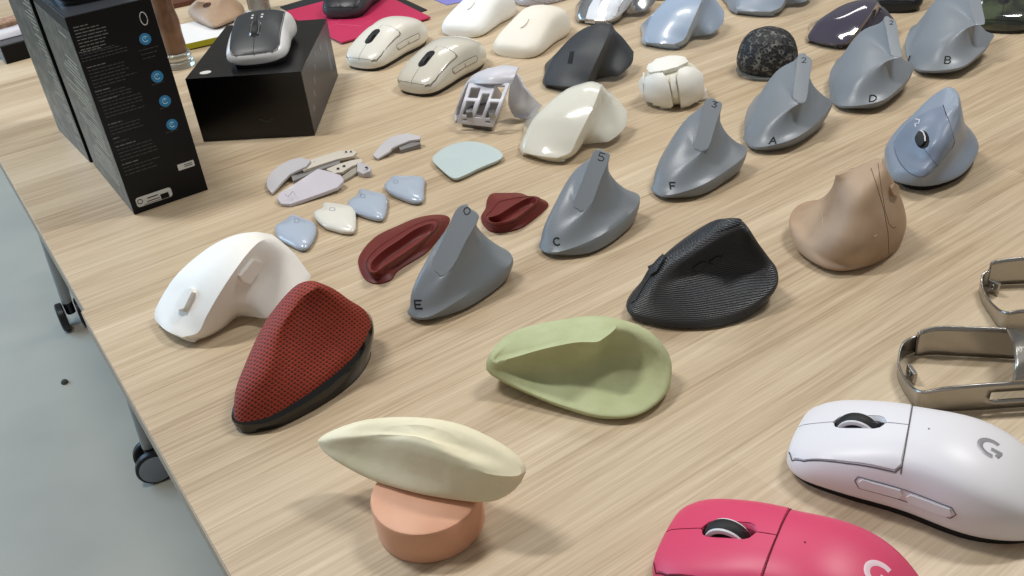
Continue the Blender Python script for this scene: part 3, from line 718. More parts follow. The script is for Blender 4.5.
purple_gloss = mat('dark_purple_gloss', (66, 62, 76), .07, coat=1)
t, o, R = winged('winged_mouse_shell', 'glossy dark purple grey winged mouse with white reflections, behind model D', purple_gloss, nose=(836, 50), ang=46, sc=(.85, .85, .72), th=3)
metalw = mat('satin_white_metal', (222, 226, 232), .28); chrome = mat('brushed_chrome', (176, 178, 180), .24, metal=.9)
t, o, R = winged('winged_mouse_shell', 'white and chrome winged mouse with a grey centre strip at the top edge', chrome, nose=(606, 27), ang=62, sc=(1.0, .95, 1.05), th=3)
tr = bvh(o)
link('finger_plate', *drape_patch(tr, [(585, 22), (589, 8), (595, -3), (602, -3), (595, 23), (590, 24)], 1.0, grid=3), metalw, t, smooth=40)
link('finger_plate', *drape_patch(tr, [(604, 20), (610, -3), (634, -3), (626, 9), (617, 17), (608, 20)], 1.0, grid=3), metalw, t, smooth=40)

# ------------------------------------------------------------------ blue grey finished mouse with wheel
shade_blue = mat('blue_grey_satin', (138, 148, 162), .36)
panel_blue = mat('blue_grey_panel', (124, 135, 153), .33)
W36 = [
 [(902, 186, 0), (925, 191, 0), (952, 183, 0), (968, 172, 0), (974, 160, 0), (962, 148, 0), (940, 146, 0), (915, 146, 0), (898, 152, 0), (892, 170, 0)],
 [(898, 181, 7), (925, 186, 7), (955, 178, 7), (970, 165, 8), (977, 152, 10), (963, 140, 10), (940, 138, 10), (912, 140, 8), (893, 150, 6), (889, 170, 4)],
 [(893, 180, 9), (925, 186, 9), (956, 177, 10), (973, 160, 14), (978, 142, 20), (966, 128, 28), (942, 130, 20), (910, 128, 18), (887, 147, 14), (886, 167, 10)],
 [(899, 172, 18), (925, 181, 16), (949, 165, 22), (963, 147, 26), (967, 134, 34), (962, 119, 48), (945, 112, 44), (912, 117, 36), (888, 142, 25), (889, 160, 19)],
 [(909, 165, 26), (926, 173, 26), (947, 152, 40), (957, 133, 52), (962, 120, 60), (960, 104, 70), (944, 96, 67), (918, 110, 52), (897, 134, 36), (897, 151, 28)],
 [(917, 157, 33), (929, 160, 35), (943, 145, 48), (952, 122, 62), (959, 106, 73), (957.5, 92, 78), (946, 87.5, 78), (926, 102, 64), (908, 128, 46), (907, 144, 37)],
 [(924, 145, 44), (931, 147, 46), (938, 137, 53), (946, 120, 63), (954, 106, 73), (954, 95, 77), (946, 91, 77), (931, 108, 64), (918, 128, 52), (917, 137, 46)]]
R = px_rings(W36); t = thing('vertical_mouse', 'blue grey vertical mouse with dark scroll wheel, rear right of the beige cone', 'mouse model', sum(R[0], Vector())/10)
b = link('body', *ringloft(R[1:], 5, 5), shade_blue, t, smooth=60)
cc = sum(R[0], Vector())/10
link('base', *ringloft([[p.lerp(cc, .02) for p in R[0]], [p.lerp(cc, -.02)+Vector((0, 0, 8.5)) for p in R[0]]], 5, 1), black_plastic, t, smooth=30)
tr = bvh(b)
pan = [(943, 106), (949, 122), (954, 141), (951, 148), (943, 158), (934, 168), (923, 176), (911, 173), (901, 163), (895.5, 150), (895, 141), (905, 127), (918, 117), (931, 110)]
link('button_panel', *drape_patch(tr, [p.to_2d() for p in curve([(x, y, 0) for x, y in pan], 3, True, (0, 2))], .7, grid=4), panel_blue, t, smooth=60)
link('panel_gap', *drape_line(tr, [(943, 105), (949, 122), (954.6, 141.5), (951.5, 148.5)], .5, lift=.2), groove_m, t)
link('panel_gap', *drape_line(tr, [p.to_2d() for p in curve([(951, 149, 0), (943, 158.6, 0), (934, 168.5, 0), (923, 176.7, 0), (911, 173.8, 0), (900.5, 163.5, 0), (895, 150, 0), (894.5, 141, 0)], 4)], .3, lift=.2), mat('blue_groove', (84, 96, 118), .7), t)
link('wheel_well', *drape_patch(tr, ell(922.7, 139.7, 7.0, 9.2, -12), 1.0, grid=3), groove_m, t, smooth=60)
wv = drape_patch(tr, ell(921.5, 139.2, 4.4, 7.4, -12), 3.2, grid=2)
w = link('scroll_wheel', *wv, rubber, t, smooth=60)
link('wheel_rim', *drape_line(tr, [(921.5, 132), (924.5, 134), (926.5, 138.5), (927, 143)], .6, lift=3.2), white_rim, w)
link('logo_mark', *drape_line(tr, [(916, 119.5), (920, 120.5), (919, 124), (915.5, 124), (916, 127.5)], .6, lift=.9), white_rim, t)
link('centre_seam', *drape_line(tr, [(925, 149), (931, 157), (937, 166)], .3, lift=.8), MATS['blue_groove'], t)

# ------------------------------------------------------------------ beige clay cone
clay = mat('beige_modelling_clay', (178, 152, 126), .5, bump=.25, bscale=90, col2=(160, 132, 106), vscale=22)
CN = [
 [(808, 258, 0), (838, 271, 0), (868, 267, 0), (890, 256, 0), (901, 243, 0), (895, 228, 0), (870, 218, 0), (835, 218, 0), (808, 228, 0), (800, 242, 0)],
 [(797, 249, 6), (828, 268, 6), (865, 265, 6), (892, 251, 6), (904, 235, 8), (900, 218, 8), (872, 206, 8), (835, 206, 8), (806, 214, 8), (794, 230, 8)],
 [(791, 228, 16), (812, 249, 14), (845, 262, 12), (882, 252, 14), (905, 228, 18), (901, 208, 22), (872, 198, 20), (835, 200, 18), (806, 202, 18), (792, 212, 17)],
 [(801, 218, 20), (815, 235, 22), (842, 246, 26), (876, 238, 30), (901, 210, 38), (898, 195, 42), (874, 184, 40), (840, 192, 32), (816, 202, 22), (802, 208, 19)],
 [(822, 206, 34), (828, 214, 38), (847, 220, 44), (872, 212, 50), (894, 190, 56), (891, 178, 60), (876, 170, 62), (850, 180, 54), (830, 192, 40), (822, 199, 34)],
 [(832, 192, 52), (836, 196, 54), (851, 196, 60), (868, 190, 66), (887, 174, 72), (884, 167, 74), (876, 164, 74), (855, 173, 66), (838, 181, 58), (832, 187, 53)],
 [(836, 175, 70), (841, 175.5, 70), (853, 173, 72), (868, 168, 76), (881, 161, 80), (880, 158, 81), (874, 159, 80), (856, 167, 75), (843, 171, 71), (837, 173, 70)]]
R = px_rings(CN); t = thing('clay_cone_model', 'beige clay vertical mouse model shaped like a leaning cone with flared rim', 'mouse model', sum(R[0], Vector())/10)
b = link('body', *ringloft(R, 5, 5, sharp_rings=(6,)), clay, t, smooth=50)
tr = bvh(b); seam_m = mat('clay_seam', (96, 72, 50), .8)
link('seam', *drape_line(tr, [(871, 168), (877, 186), (884, 210), (888, 232), (889, 255)], .35, lift=.05), seam_m, t)
link('seam', *drape_line(tr, [(878, 163), (881, 186), (885, 210), (889, 224), (893, 228), (896, 227)], .3, lift=.05), seam_m, t)
link('thumb_button', *drape_patch(tr, ell(892.5, 190, 3.6, 6.2, -8), 3.0, grid=2), clay, t, smooth=60)
pale = mat('pale_clay_scuff', (196, 172, 146), .7)
link('scuff', *drape_line(tr, [(822, 212), (823, 224), (820, 234)], .3, lift=.1), pale, t)
link('scuff', *drape_line(tr, [(810, 236), (818, 226), (826, 216)], .4, lift=.05), pale, t)
link('scuff', *drape_line(tr, [(874, 237), (877, 235)], .5, lift=.05), pale, t)

# ------------------------------------------------------------------ black ridged print
blk_print = mat('black_ridged_print', (46, 48, 52), .38); add_layers(blk_print, 330, .55)
BK = [
 [(633, 315, 0), (656, 325, 0), (690, 328, 0), (720, 326, 0), (748, 317, 0), (770, 296, 0), (752, 272, 0), (712, 270, 0), (668, 278, 0), (640, 294, 0)],
 [(630, 315, 3), (655, 325, 3), (690, 328, 3), (722, 325, 3), (751, 315, 3), (772, 292, 4), (754, 268, 4), (712, 266, 4), (666, 276, 4), (637, 292, 3)],
 [(627, 309, 9), (654, 318, 9), (688, 319, 10), (722, 312, 12), (756, 300, 15), (778, 283, 20), (768, 262, 26), (722, 258, 14), (668, 268, 10), (635, 290, 8)],
 [(631, 298, 16), (651, 304, 18), (683, 298, 22), (718, 288, 24), (746, 272, 28), (769, 268, 30), (763, 253, 38), (712, 242, 34), (668, 256, 24), (639, 284, 15)],
 [(640, 285, 24), (654, 287, 30), (684, 276, 34), (716, 262, 38), (739, 248, 46), (757, 250, 46), (754, 240, 52), (708, 229, 52), (672, 248, 36), (648, 274, 26)],
 [(648, 271, 34), (663, 269, 41), (690, 256, 50), (717, 241, 58), (740, 232, 64), (748, 234, 64), (746, 226, 68), (716, 220, 66), (680, 242, 49), (656, 262, 37)],
 [(657, 262, 42), (668, 259, 46), (692, 246, 55), (716, 231, 64), (735, 222, 71), (742, 223, 71), (738, 218, 73), (716, 221, 68), (686, 240, 54), (661, 258, 43)]]
R = px_rings(BK); t = thing('vertical_mouse_model', 'black layer-ridged vertical mouse model behind the green foam one', 'mouse model', sum(R[0], Vector())/10)
b = link('body', *ringloft(R, 5, 5, sharp_rings=(1,)), blk_print, t, smooth=60); tr = bvh(b)
link('button_edge', *drape_line(tr, [(652, 274), (644, 286), (636, 300), (631, 303)], .7, lift=.1), groove_m, t)
link('button_bump', *drape_patch(tr, [(650, 268), (655, 258), (664, 255), (666, 258), (658, 272), (652, 276)], 2.6, grid=3), blk_print, t, smooth=60)
link('thumb_button', *drape_patch(tr, [(692, 268), (700, 262), (706, 261), (705, 265), (697, 271)], 1.6, grid=2), blk_print, t, smooth=60)
link('thumb_button', *drape_patch(tr, [(709, 261), (716, 256), (723, 256), (721, 260), (713, 264)], 1.6, grid=2), blk_print, t, smooth=60)

# ------------------------------------------------------------------ red mesh covered model
def mesh_material():
    m = bpy.data.materials.new('rust_red_knit_mesh'); m.use_nodes = True; nt = m.node_tree; b = nt.nodes['Principled BSDF']; N = nt.nodes.new; Lk = nt.links.new
    tc = N('ShaderNodeTexCoord'); mp = N('ShaderNodeMapping'); mp.inputs['Rotation'].default_value = (.5, .3, .6); Lk(tc.outputs['UV'], mp.inputs[0]); mp.inputs['Rotation'].default_value = (0, 0, 0)
    v = N('ShaderNodeTexVoronoi'); v.inputs['Scale'].default_value = 1; v.inputs['Randomness'].default_value = 0.12; Lk(mp.outputs[0], v.inputs['Vector'])
    r = N('ShaderNodeValToRGB'); e = r.color_ramp.elements; e[0].position = .18; e[0].color = lin((50, 12, 8)); e[1].position = .40; e[1].color = lin((152, 50, 28))
    Lk(v.outputs['Distance'], r.inputs[0]); Lk(r.outputs[0], b.inputs['Base Color']); b.inputs['Roughness'].default_value = .75
    bp = N('ShaderNodeBump'); bp.inputs['Strength'].default_value = .7; bp.inputs['Distance'].default_value = .0008; Lk(v.outputs['Distance'], bp.inputs['Height']); Lk(bp.outputs[0], b.inputs['Normal'])
    return m
RD = [
 [(235, 420, 7), (262, 423, 8), (291, 409, 10), (328, 384, 13), (357, 358, 16), (372, 330, 22), (363, 313, 28), (325, 318, 20), (283, 340, 12), (250, 380, 8)],
 [(234, 414, 11), (260, 415, 14), (290, 400, 17), (325, 375, 21), (352, 350, 26), (367, 322, 31), (358, 306, 38), (318, 308, 30), (278, 322, 22), (247, 368, 14)],
 [(237, 399, 22), (259, 398, 26), (288, 380, 30), (318, 356, 33), (343, 334, 38), (358, 315, 42), (346, 298, 52), (314, 296, 50), (272, 314, 38), (241, 374, 22)],
 [(248, 376, 36), (266, 374, 40), (288, 354, 44), (311, 334, 48), (331, 316, 54), (344, 304, 58), (334, 289, 66), (308, 286, 66), (278, 304, 54), (252, 352, 38)],
 [(268, 340, 54), (278, 338, 56), (292, 322, 60), (306, 308, 65), (320, 298, 70), (328, 292, 73), (322, 284, 77), (308, 281, 76), (291, 290, 70), (271, 324, 58)],
 [(283, 316, 66), (289, 314, 68), (298, 304, 71), (306, 296, 74), (314, 290, 77), (318, 287, 79), (315, 284, 80), (308, 283, 79), (299, 289, 76), (287, 308, 69)]]
R = px_rings(RD); t = thing('mesh_covered_model', 'rust red knit mesh covered mouse model on a glossy black base', 'mouse model', at(300, 400))
V, F = ringloft(R, 6, 6); b = link('mesh_cover', V, F, mesh_material(), t, smooth=60)
uv = b.data.uv_layers.new(name='uv'); base = wloc(t)
for p in b.data.polygons:
    for li in p.loop_indices:
        c = b.data.vertices[b.data.loops[li].vertex_index].co/UNIT
        a_ = c.x*.62+c.y*.78; c_ = c.x*.78-c.y*.62; uv.data[li].uv = ((a_+c.z*.55)/3.3, (c_-c.z*.9)/3.3)
BS = [[(240, 430, 0), (266, 431, 0), (296, 420, 0), (333, 399, 0), (360, 376, 0), (371, 352, 0), (358, 336, 0), (322, 340, 0), (285, 356, 0), (252, 392, 0)],
 [(233, 423, 5), (263, 427, 5), (294, 414, 7), (331, 390, 9), (360, 364, 12), (374, 334, 17), (365, 314, 23), (325, 320, 15), (283, 342, 8), (247, 384, 5)]]
bb = px_rings(BS); cb = sum(bb[0], Vector())/10
link('base', *ringloft([bb[0], [p+Vector((0, 0, 2)) for p in bb[0]], bb[1], [p+Vector((0, 0, 3.5)) for p in bb[1]], [p.lerp(q, .5) for p, q in zip(R[0], R[1])]], 6, 3, sharp_rings=(2, 3)), mat('gloss_black_base', (14, 14, 15), .15, coat=.5), t, smooth=40)

# ------------------------------------------------------------------ green foam model
green = mat('pale_green_foam', (184, 190, 148), .85, bump=.45, bscale=160, col2=(176, 182, 138), vscale=50)
GR = [
 [(509, 380, 0), (545, 400, 0), (588, 415, 0), (615, 418, 0), (638, 413, 0), (657, 400, 0), (664, 382, 0), (655, 368, 0), (620, 356, 0), (575, 356, 0), (530, 362, 0), (508, 370, 0)],
 [(496, 377, 8), (541, 400, 4), (588, 416, 3), (615, 419, 3), (639, 415, 3), (660, 401, 4), (670, 384, 6), (664, 362, 10), (625, 345, 8), (572, 345, 10), (524, 352, 10), (498, 364, 10)],
 [(490, 374, 16), (536, 396, 10), (586, 412, 7), (615, 416, 7), (640, 412, 7), (661, 397, 9), (671, 375, 14), (665, 350, 22), (622, 332, 24), (574, 330, 24), (518, 340, 22), (492, 360, 20)],
 [(490, 368, 22), (533, 388, 12), (583, 403, 8), (613, 407, 8), (634, 402, 9), (652, 388, 12), (667, 362, 22), (655, 336, 34), (612, 319, 38), (574, 319, 38), (516, 332, 32), (492, 352, 26)],
 [(494, 366, 25), (535, 377, 14), (580, 389, 11), (606, 387, 11), (624, 378, 13), (641, 364, 20), (657, 349, 32), (644, 328, 42), (608, 317, 46), (573, 318, 44), (520, 329, 36), (494, 348, 30)],
 [(496, 363.5, 27), (538, 364, 24), (576, 368, 20), (598, 362, 22), (608, 352, 28), (620, 342, 36), (634, 334, 42), (626, 323, 47), (600, 319, 49), (570, 321, 46), (524, 332, 38), (497, 352, 31)],
 [(499, 361, 28), (543, 349, 40), (576, 342.5, 47), (596, 342, 50), (604, 338, 50), (612, 332, 51), (616, 327, 51), (612, 323, 51), (595, 322, 50), (568, 326, 47), (527, 337, 39), (502, 352, 31)]]
R = px_rings(GR); t = thing('foam_mouse_model', 'pale green carved foam model with a flat ridge and a scooped hollow', 'mouse model', sum(R[0], Vector())/12)
link('body', *ringloft(R, 4, 5, sharp_rings=(6,)), green, t, smooth=38)

# ------------------------------------------------------------------ cream foam on terracotta puck
terra = mat('terracotta_wax', (222, 168, 136), .5, col2=(214, 158, 126), vscale=40)
pc = Vector((-67, 413, 0)); 
t = thing('round_puck', 'round terracotta puck on the table under the cream foam model', 'block', pc)
link('body', *lathe([(33.5, 0), (34.5, 1), (35, 24), (34.2, 25.6), (32.8, 26.2)], pc, 56), terra, t, smooth=30)
cream_f = mat('cream_foam', (232, 224, 194), .75, bump=.4, bscale=120, col2=(224, 216, 184), vscale=45)
CF = [
 [(340, 462, 30), (369, 479, 27), (404, 490, 27), (440, 497, 27), (478, 502, 27), (498, 499, 29), (506, 488, 32), (478, 468, 33), (440, 456, 33), (400, 448, 33), (366, 444, 32), (342, 448, 30)],
 [(325, 453, 36), (362, 473, 32), (404, 488, 31), (440, 496, 31), (480, 501, 31), (505, 496, 34), (520, 480, 40), (500, 458, 42), (455, 440, 44), (410, 432, 44), (366, 431, 42), (330, 440, 38)],
 [(321, 446, 40), (364, 458, 40), (405, 470, 41), (437, 478, 42), (472, 487, 42), (503, 486, 42), (526, 472, 46), (511, 450, 53), (464, 426, 59), (418, 418, 60), (366, 420, 54), (326, 434, 43)],
 [(323, 442.5, 43), (369, 444.5, 50), (407, 448, 57), (436, 456, 58), (464, 466, 56), (494, 475, 52), (521, 474, 49), (509, 453, 56), (466, 430, 63), (420, 420, 63), (369, 422, 56), (328, 434, 45)],
]
R = px_rings(CF); cq = sum(R[3], Vector())/12; R += [[p.lerp(cq, .22)+Vector((0, 0, 5)) for p in R[3]], [p.lerp(cq, .6)+Vector((0, 0, 9)) for p in R[3]]]; t = thing('foam_mouse_model', 'cream carved foam model balanced on the terracotta puck', 'mouse model', Vector((-67, 413, 26.3)))
link('body', *ringloft(R, 4, 5, sharp_rings=(3,)), cream_f, t, smooth=32)
# pinholes in the puck

# ------------------------------------------------------------------ small shells, pads and parts
def slab(name, pz, th, m, parent, bev=.8, z0=None):
    """plate through picture outline points (px, py, z of the top)"""
    T = [at(*p) for p in pz]; n = len(T); B = [Vector((p.x, p.y, (z0 if z0 is not None else max(.1, p.z-th)))) for p in T]
    c = sum(T, Vector())/n; cb = sum(B, Vector())/n
    F = [(i, (i+1) % n, 2*n) for i in range(n)]+[(n+i, 2*n+1, n+(i+1) % n) for i in range(n)]+[(i, n+i, n+(i+1) % n, (i+1) % n) for i in range(n)]
    o = link(name, T+B+[c, cb], F, m, parent, smooth=35); return bevel(o, bev) if bev else o
def pillow(name, pz, rise, m, parent, lo=.2, inset=.16):
    T = [at(*p) for p in pz]; c = sum(T, Vector())/len(T)
    R = [[Vector((p.x, p.y, max(lo, p.z-3.5))).lerp(Vector((c.x, c.y, max(lo, p.z-3.5))), .05) for p in T], T,
         [p.lerp(c, inset)+Vector((0, 0, rise*.55)) for p in T], [p.lerp(c, .6)+Vector((0, 0, rise)) for p in T]]
    return link(name, *ringloft(R, 4, 4, cap_bottom=True), m, parent, smooth=60)
cap_m = mat('pale_blue_cap_resin', (172, 184, 200), .2, coat=.4); cap_w = mat('milky_white_cap_resin', (226, 224, 214), .2, coat=.5)
caps = [
 ('pale blue shield-shaped cap, leftmost of the row of four caps', [(275, 227), (285, 220.5), (293, 215), (304, 219), (315, 224), (315.6, 234.7), (308, 247), (300, 248.5), (288, 243), (278, 237)], cap_m, (295, 218.5, 299, 223)),
 ('milky white shield-shaped cap in the row of four caps', [(313, 214), (322, 208.5), (324, 203), (339, 204.5), (351.6, 207), (355.6, 213), (355, 230), (345, 232), (332, 229), (322, 225)], cap_w, (330, 207.5, 335, 211)),
 ('pale blue shield-shaped cap between the milky cap and the rightmost cap', [(348, 202), (357, 195.5), (360, 189.5), (374, 192), (386, 196), (387, 208), (383, 218.5), (374, 218.5), (362, 215), (351, 210)], cap_m, (361, 194, 365, 198)),
 ('pale blue shield-shaped cap, rightmost of the row of four caps', [(384, 186), (389, 180), (393, 176.5), (408, 176.5), (423.5, 178), (424, 190), (423, 200), (414, 202), (401, 198), (390, 193)], cap_m, (394, 180, 398, 183.5))]
for lab, o_, m, mk in caps:
    c = sum((at(x, y) for x, y in o_), Vector())/len(o_)
    t = thing('finger_cap', lab, 'cap', c, 'shield-shaped caps in a row')
    b = pillow('body', [(x, y, 4.5) for x, y in o_], 5.5, m, t); tr = bvh(b)
    link('embossed_mark', *drape_line(tr, [(mk[0], mk[1]), (mk[2], mk[1]+.5), (mk[2]-.5, mk[3]), (mk[0]-.5, mk[3]-.8), (mk[0], mk[1])], .35, lift=.05), mat('blue_mark', (120, 134, 152), .5), t)
# frosted plate
gl = mat('frosted_pale_glass', (188, 204, 204), .25, coat=.3)
t = thing('frosted_panel', 'pale blue green frosted rounded panel in front of the skeletal frame', 'panel', at(467, 160))
pillow('body', [(432.5, 160, 5), (438, 152.5, 7), (449, 146, 8), (465, 142, 8), (480, 143, 7.5), (493, 147.5, 6.5), (502, 154, 5.5), (500, 159.5, 5), (480, 168, 5), (461, 177, 5), (452, 178, 5), (441, 169.5, 5)], 1.6, gl, t, inset=.07)
# grey plastic button parts
gp = mat('pale_grey_plastic', (190, 188, 192), .35); gpd = mat('mid_grey_plastic', (128, 126, 126), .45)
t = thing('button_part', 'small curved pale grey button part above the frosted panel', 'mouse part', at(396, 150))
slab('cover', [(372.5, 155, 5), (379, 146.5, 8), (389, 137.5, 11), (399, 134.3, 13), (408, 133, 13), (421, 136, 12), (420, 139, 11), (410.5, 140, 11), (400, 144, 10), (391, 148.5, 8), (390, 151, 7), (377.6, 158.5, 3)], 2.5, gp, t)
slab('clip', [(398, 145, 8), (410, 141, 9), (420, 139.5, 9), (420, 144, 6), (411, 147, 5), (400, 150, 5)], 6, gpd, t, .3, z0=.1)
t = thing('button_part', 'long pale grey button part with an arm, farther of the crossed pair', 'mouse part', at(300, 175))
slab('cover', [(266, 181, 6), (270, 173, 8), (278, 166, 10), (290, 159.5, 12), (301, 157, 13), (311, 160, 13), (306, 166, 12), (298, 170, 11), (290, 174, 9), (283, 181, 7), (272, 193, 4), (267, 188, 5)], 3, gp, t)
slab('arm', [(300, 163, 11), (318, 157, 10), (338, 151, 9), (352, 149.5, 8), (357, 152, 8), (353, 156, 7), (338, 159, 7), (320, 164.5, 8), (303, 170.5, 9)], 3, mat('ivory_plastic', (198, 192, 180), .4), t, .4)
slab('arm_rail', [(291, 175, 7), (303, 171, 7), (320, 165, 6), (340, 160, 5), (340, 163, 4), (322, 169, 4), (305, 176, 4), (293, 181, 4)], 5, gpd, t, .3, z0=.1)
for x, y in ((346, 151.8), (351, 151.5), (309, 163.5), (314, 162)):
    link('pin_hole', *lathe([(1.3, 0), (1.3, .5)], at(x, y, 9.2), 12), groove_m, t)
t = thing('button_part', 'long pale lilac grey button part with a clip end, nearer of the crossed pair', 'mouse part', at(315, 190))
slab('cover', [(276, 198, 6), (279, 193, 8), (289, 187, 11), (303, 178, 13), (318, 168.5, 14), (329, 171, 14), (341, 175, 13), (344, 180, 10), (338, 187, 7), (322, 193, 6), (305, 199, 5), (290, 204, 4), (281, 203.5, 4)], 4, mat('lilac_grey_plastic', (196, 192, 200), .32), t)
slab('arm', [(326, 169, 9), (338, 164, 9), (352, 160, 9), (361, 158.5, 9), (363, 162, 8), (352, 166, 8), (342, 172, 8), (334, 173, 8)], 3, MATS['ivory_plastic'], t, .4)
slab('arm_side', [(342, 176, 6), (352, 169, 6), (360, 165, 6), (360, 170, 4), (352, 176, 3), (343, 181, 3)], 5, mat('olive_grey_plastic', (150, 144, 130), .45), t, .3, z0=.1)
slab('clip', [(357, 162, 10), (364, 163, 11), (371, 167, 10), (370, 171, 8), (363, 174, 5), (357, 171, 6)], 4, gp, t, .6, z0=.1)
for x, y, z in ((366.5, 167.5, 10.2), (338, 168.5, 9.2), (344, 166, 9.2)):
    link('pin_hole', *lathe([(1.6, 0), (1.6, .5)], at(x, y, z), 12), groove_m, t)
link('embossed_mark', *tube([at(x, y, z) for x, y, z in ((285, 194.5, 11.2), (288, 197, 9.5), (293, 191, 11.6), (295, 194.5, 10.6))], .3, 5), MATS['blue_mark'], t)
# dark red moulded pads
maroon = mat('dark_red_silicone', (106, 32, 26), .5, bump=.1, bscale=300); maroon_d = mat('deep_red_silicone', (88, 24, 20), .5)
def red_pad(label, out, mid, pocket, zt, zd):
    c = sum((at(x, y) for x, y in out), Vector())/len(out); t = thing('moulded_pad', label, 'pad', c, 'dark red moulded pads')
    O = [at(x, y, 1.6) for x, y in out]; M = [at(x, y, z) for x, y, z in mid]; Pk = [at(x, y, zt) for x, y in pocket]
    cp = sum(Pk, Vector())/len(Pk)
    D = [p.lerp(cp, .22)+Vector((0, 0, zd-zt)) for p in Pk]; D2 = [p.lerp(cp, .6)+Vector((0, 0, zd-zt-.5)) for p in Pk]
    rim = [p.lerp(cp, .05)-Vector((0, 0, .2)) for p in Pk]
    b = link('body', *ringloft([[Vector((p.x, p.y, .1)) for p in O], O, M, Pk, rim, D, D2], 4, 4, sharp_rings=(1, 3, 4)), maroon, t, smooth=35)
    lipl = curve([p+Vector((0, 0, .3)) for p in [q.lerp(r, .45) for q, r in zip(M, Pk)]], 4, True)
    link('raised_bead', *tube(lipl, .55, 6, True), maroon_d, t)
    return t, b
red_pad('long dark red moulded pad with a lens-shaped pocket, left of model E',
 [(358, 261), (365, 247), (378, 235), (397, 226), (416, 218), (436, 214.5), (449, 217), (447, 226), (435.5, 242), (424, 253.6), (399, 269), (391, 279), (376, 283), (364, 277.5)],
 [(364, 262, 5), (369, 252, 7), (381, 241, 9), (398, 231, 11), (417, 222, 12), (433, 218, 11), (441, 221, 9), (438, 229, 8), (427, 243, 7), (415, 252, 6), (395, 265, 6), (386, 273, 6), (375, 277, 5), (368, 272, 5)],
 [(369, 266), (372, 260), (383, 250), (398, 240), (416, 228), (430, 222.5), (436, 223), (434, 229), (422, 240), (410, 249), (392, 261), (383, 267), (376, 272), (370, 271)], 15, 7)
t, b = red_pad('short dark red moulded pad with fine ribs, between models E and C',
 [(481, 216.5), (485.6, 208), (487, 199.8), (492, 193.5), (506, 192.8), (520, 193), (530, 196.5), (541, 198.5), (548, 203), (546, 208), (532.5, 219.6), (517, 229), (494, 231.6), (484, 225)],
 [(485, 215, 5), (489, 208, 6), (491, 201, 6), (495, 196, 6), (507, 195.5, 7), (520, 196, 8), (530, 197, 9), (538, 198, 9), (543, 202, 7), (540, 207, 6), (529, 216, 6), (515, 225, 5), (495, 228, 5), (487, 222, 5)],
 [(487, 218), (493, 216.5), (499, 214), (506, 209.5), (514, 204.5), (523, 199.5), (531, 196.5), (536, 196.5), (538, 199), (535, 203.5), (525, 211.5), (513, 219.5), (498, 223), (489, 222)], 13, 6)
tr = bvh(b)
ribs = mat('dusty_red_rib', (146, 74, 64), .7)
for i in range(9):
    x = 494+i*2.0; link('rib', *drape_line(tr, [(x, 195), (x+.8, 198.6)], .22, lift=.05, step=.8), ribs, t)

# ------------------------------------------------------------------ folded metal frames
steel_m = mat('satin_stainless_steel', (170, 166, 160), .27, metal=.95, bump=.03, bscale=700)
def metal_frame(label, path, slot=None, saddle=None, tabs=()):
    T = curve([at(*p) for p in path], 6); c = sum(T, Vector())/len(T); c.z = 0
    t = thing('metal_frame', label, 'mouse part', c, 'bent metal frames')
    n = len(T); rows = 6; V = []; F = []
    for j in range(rows+1):
        f = j/rows
        for p in T: V.append(Vector((p.x, p.y, .9+(p.z-.9)*f))+(Vector((c.x, c.y, 0))-Vector((p.x, p.y, 0)))*.02*(1-f))
    for j in range(rows):
        for i in range(n-1):
            if slot and slot[0] <= i < slot[1] and slot[2] <= j < slot[3]: continue
            F.append((j*n+i, j*n+i+1, (j+1)*n+i+1, (j+1)*n+i))
    o = link('band', V, F, steel_m, t, smooth=50); solid(o, 1.3)
    if saddle:
        o = link('saddle', *sheet([[at(*p) for p in r] for r in saddle], 8, 4), steel_m, t, smooth=60); solid(o, 1.5)
    for q in tabs:
        a = at(*q[0]); b_ = at(*q[1]); d = (b_-a); d.z = 0; nn = Vector((-d.y, d.x, 0)).normalized()
        k = link('bracket', *box_mesh(a, d, nn*3, (0, 0, q[2])), steel_m, t, smooth=0); bevel(k, .4)
        h = a+d*.5-nn*.1+Vector((0, 0, q[2]*.55)); ring = tube([h+d.normalized()*(2.2*math.cos(w))+UPZ*(2.2*math.sin(w))-nn*.2 for w in [2*math.pi*k2/14 for k2 in range(14)]], .6, 5, True)
        link('bracket_eyelet', *ring, chrome, k)
    return t
metal_frame('bent steel mouse frame lying just above the white mouse at the right edge',
 [(1075, 379, 24), (1045, 380, 24), (1012, 382, 24), (975, 384.5, 24), (943, 387.5, 22), (921, 391, 17), (908, 382, 13), (900, 368, 12), (899, 355, 13), (904, 342, 15), (917, 335, 16), (920.5, 331, 23), (939, 326.5, 26), (974, 327, 27), (1010, 328.5, 27), (1045, 331, 27), (1075, 334, 27)],
 slot=(6, 15, 2, 4),
 saddle=[[(1012.5, 382, 24), (1015, 366, 33), (1012, 346, 36), (1006, 328.5, 27)], [(1030, 381, 24), (1033, 358, 37), (1030, 336, 38), (1026, 330, 27)], [(1075, 379, 24), (1078, 350, 38), (1076, 330, 38), (1075, 334, 27)]],
 tabs=(((905, 374, 1), (912, 384, 1), 9), ((940, 345, 4), (955, 347, 4), 13), ((985, 350, 4), (1003, 352, 4), 13)))
metal_frame('second bent steel mouse frame cut by the right edge, behind the other frame',
 [(1075, 308, 22), (1045, 308.5, 22), (1024, 309.5, 21), (1005, 311.5, 17), (993, 304, 12), (985, 293, 11), (982, 282, 12), (983, 274, 15), (990, 269, 17), (992, 262, 23), (1005, 259, 25), (1024, 257, 26), (1050, 256, 26), (1075, 256, 26)],
 tabs=(((986, 291, 1), (996, 296, 1), 11),))

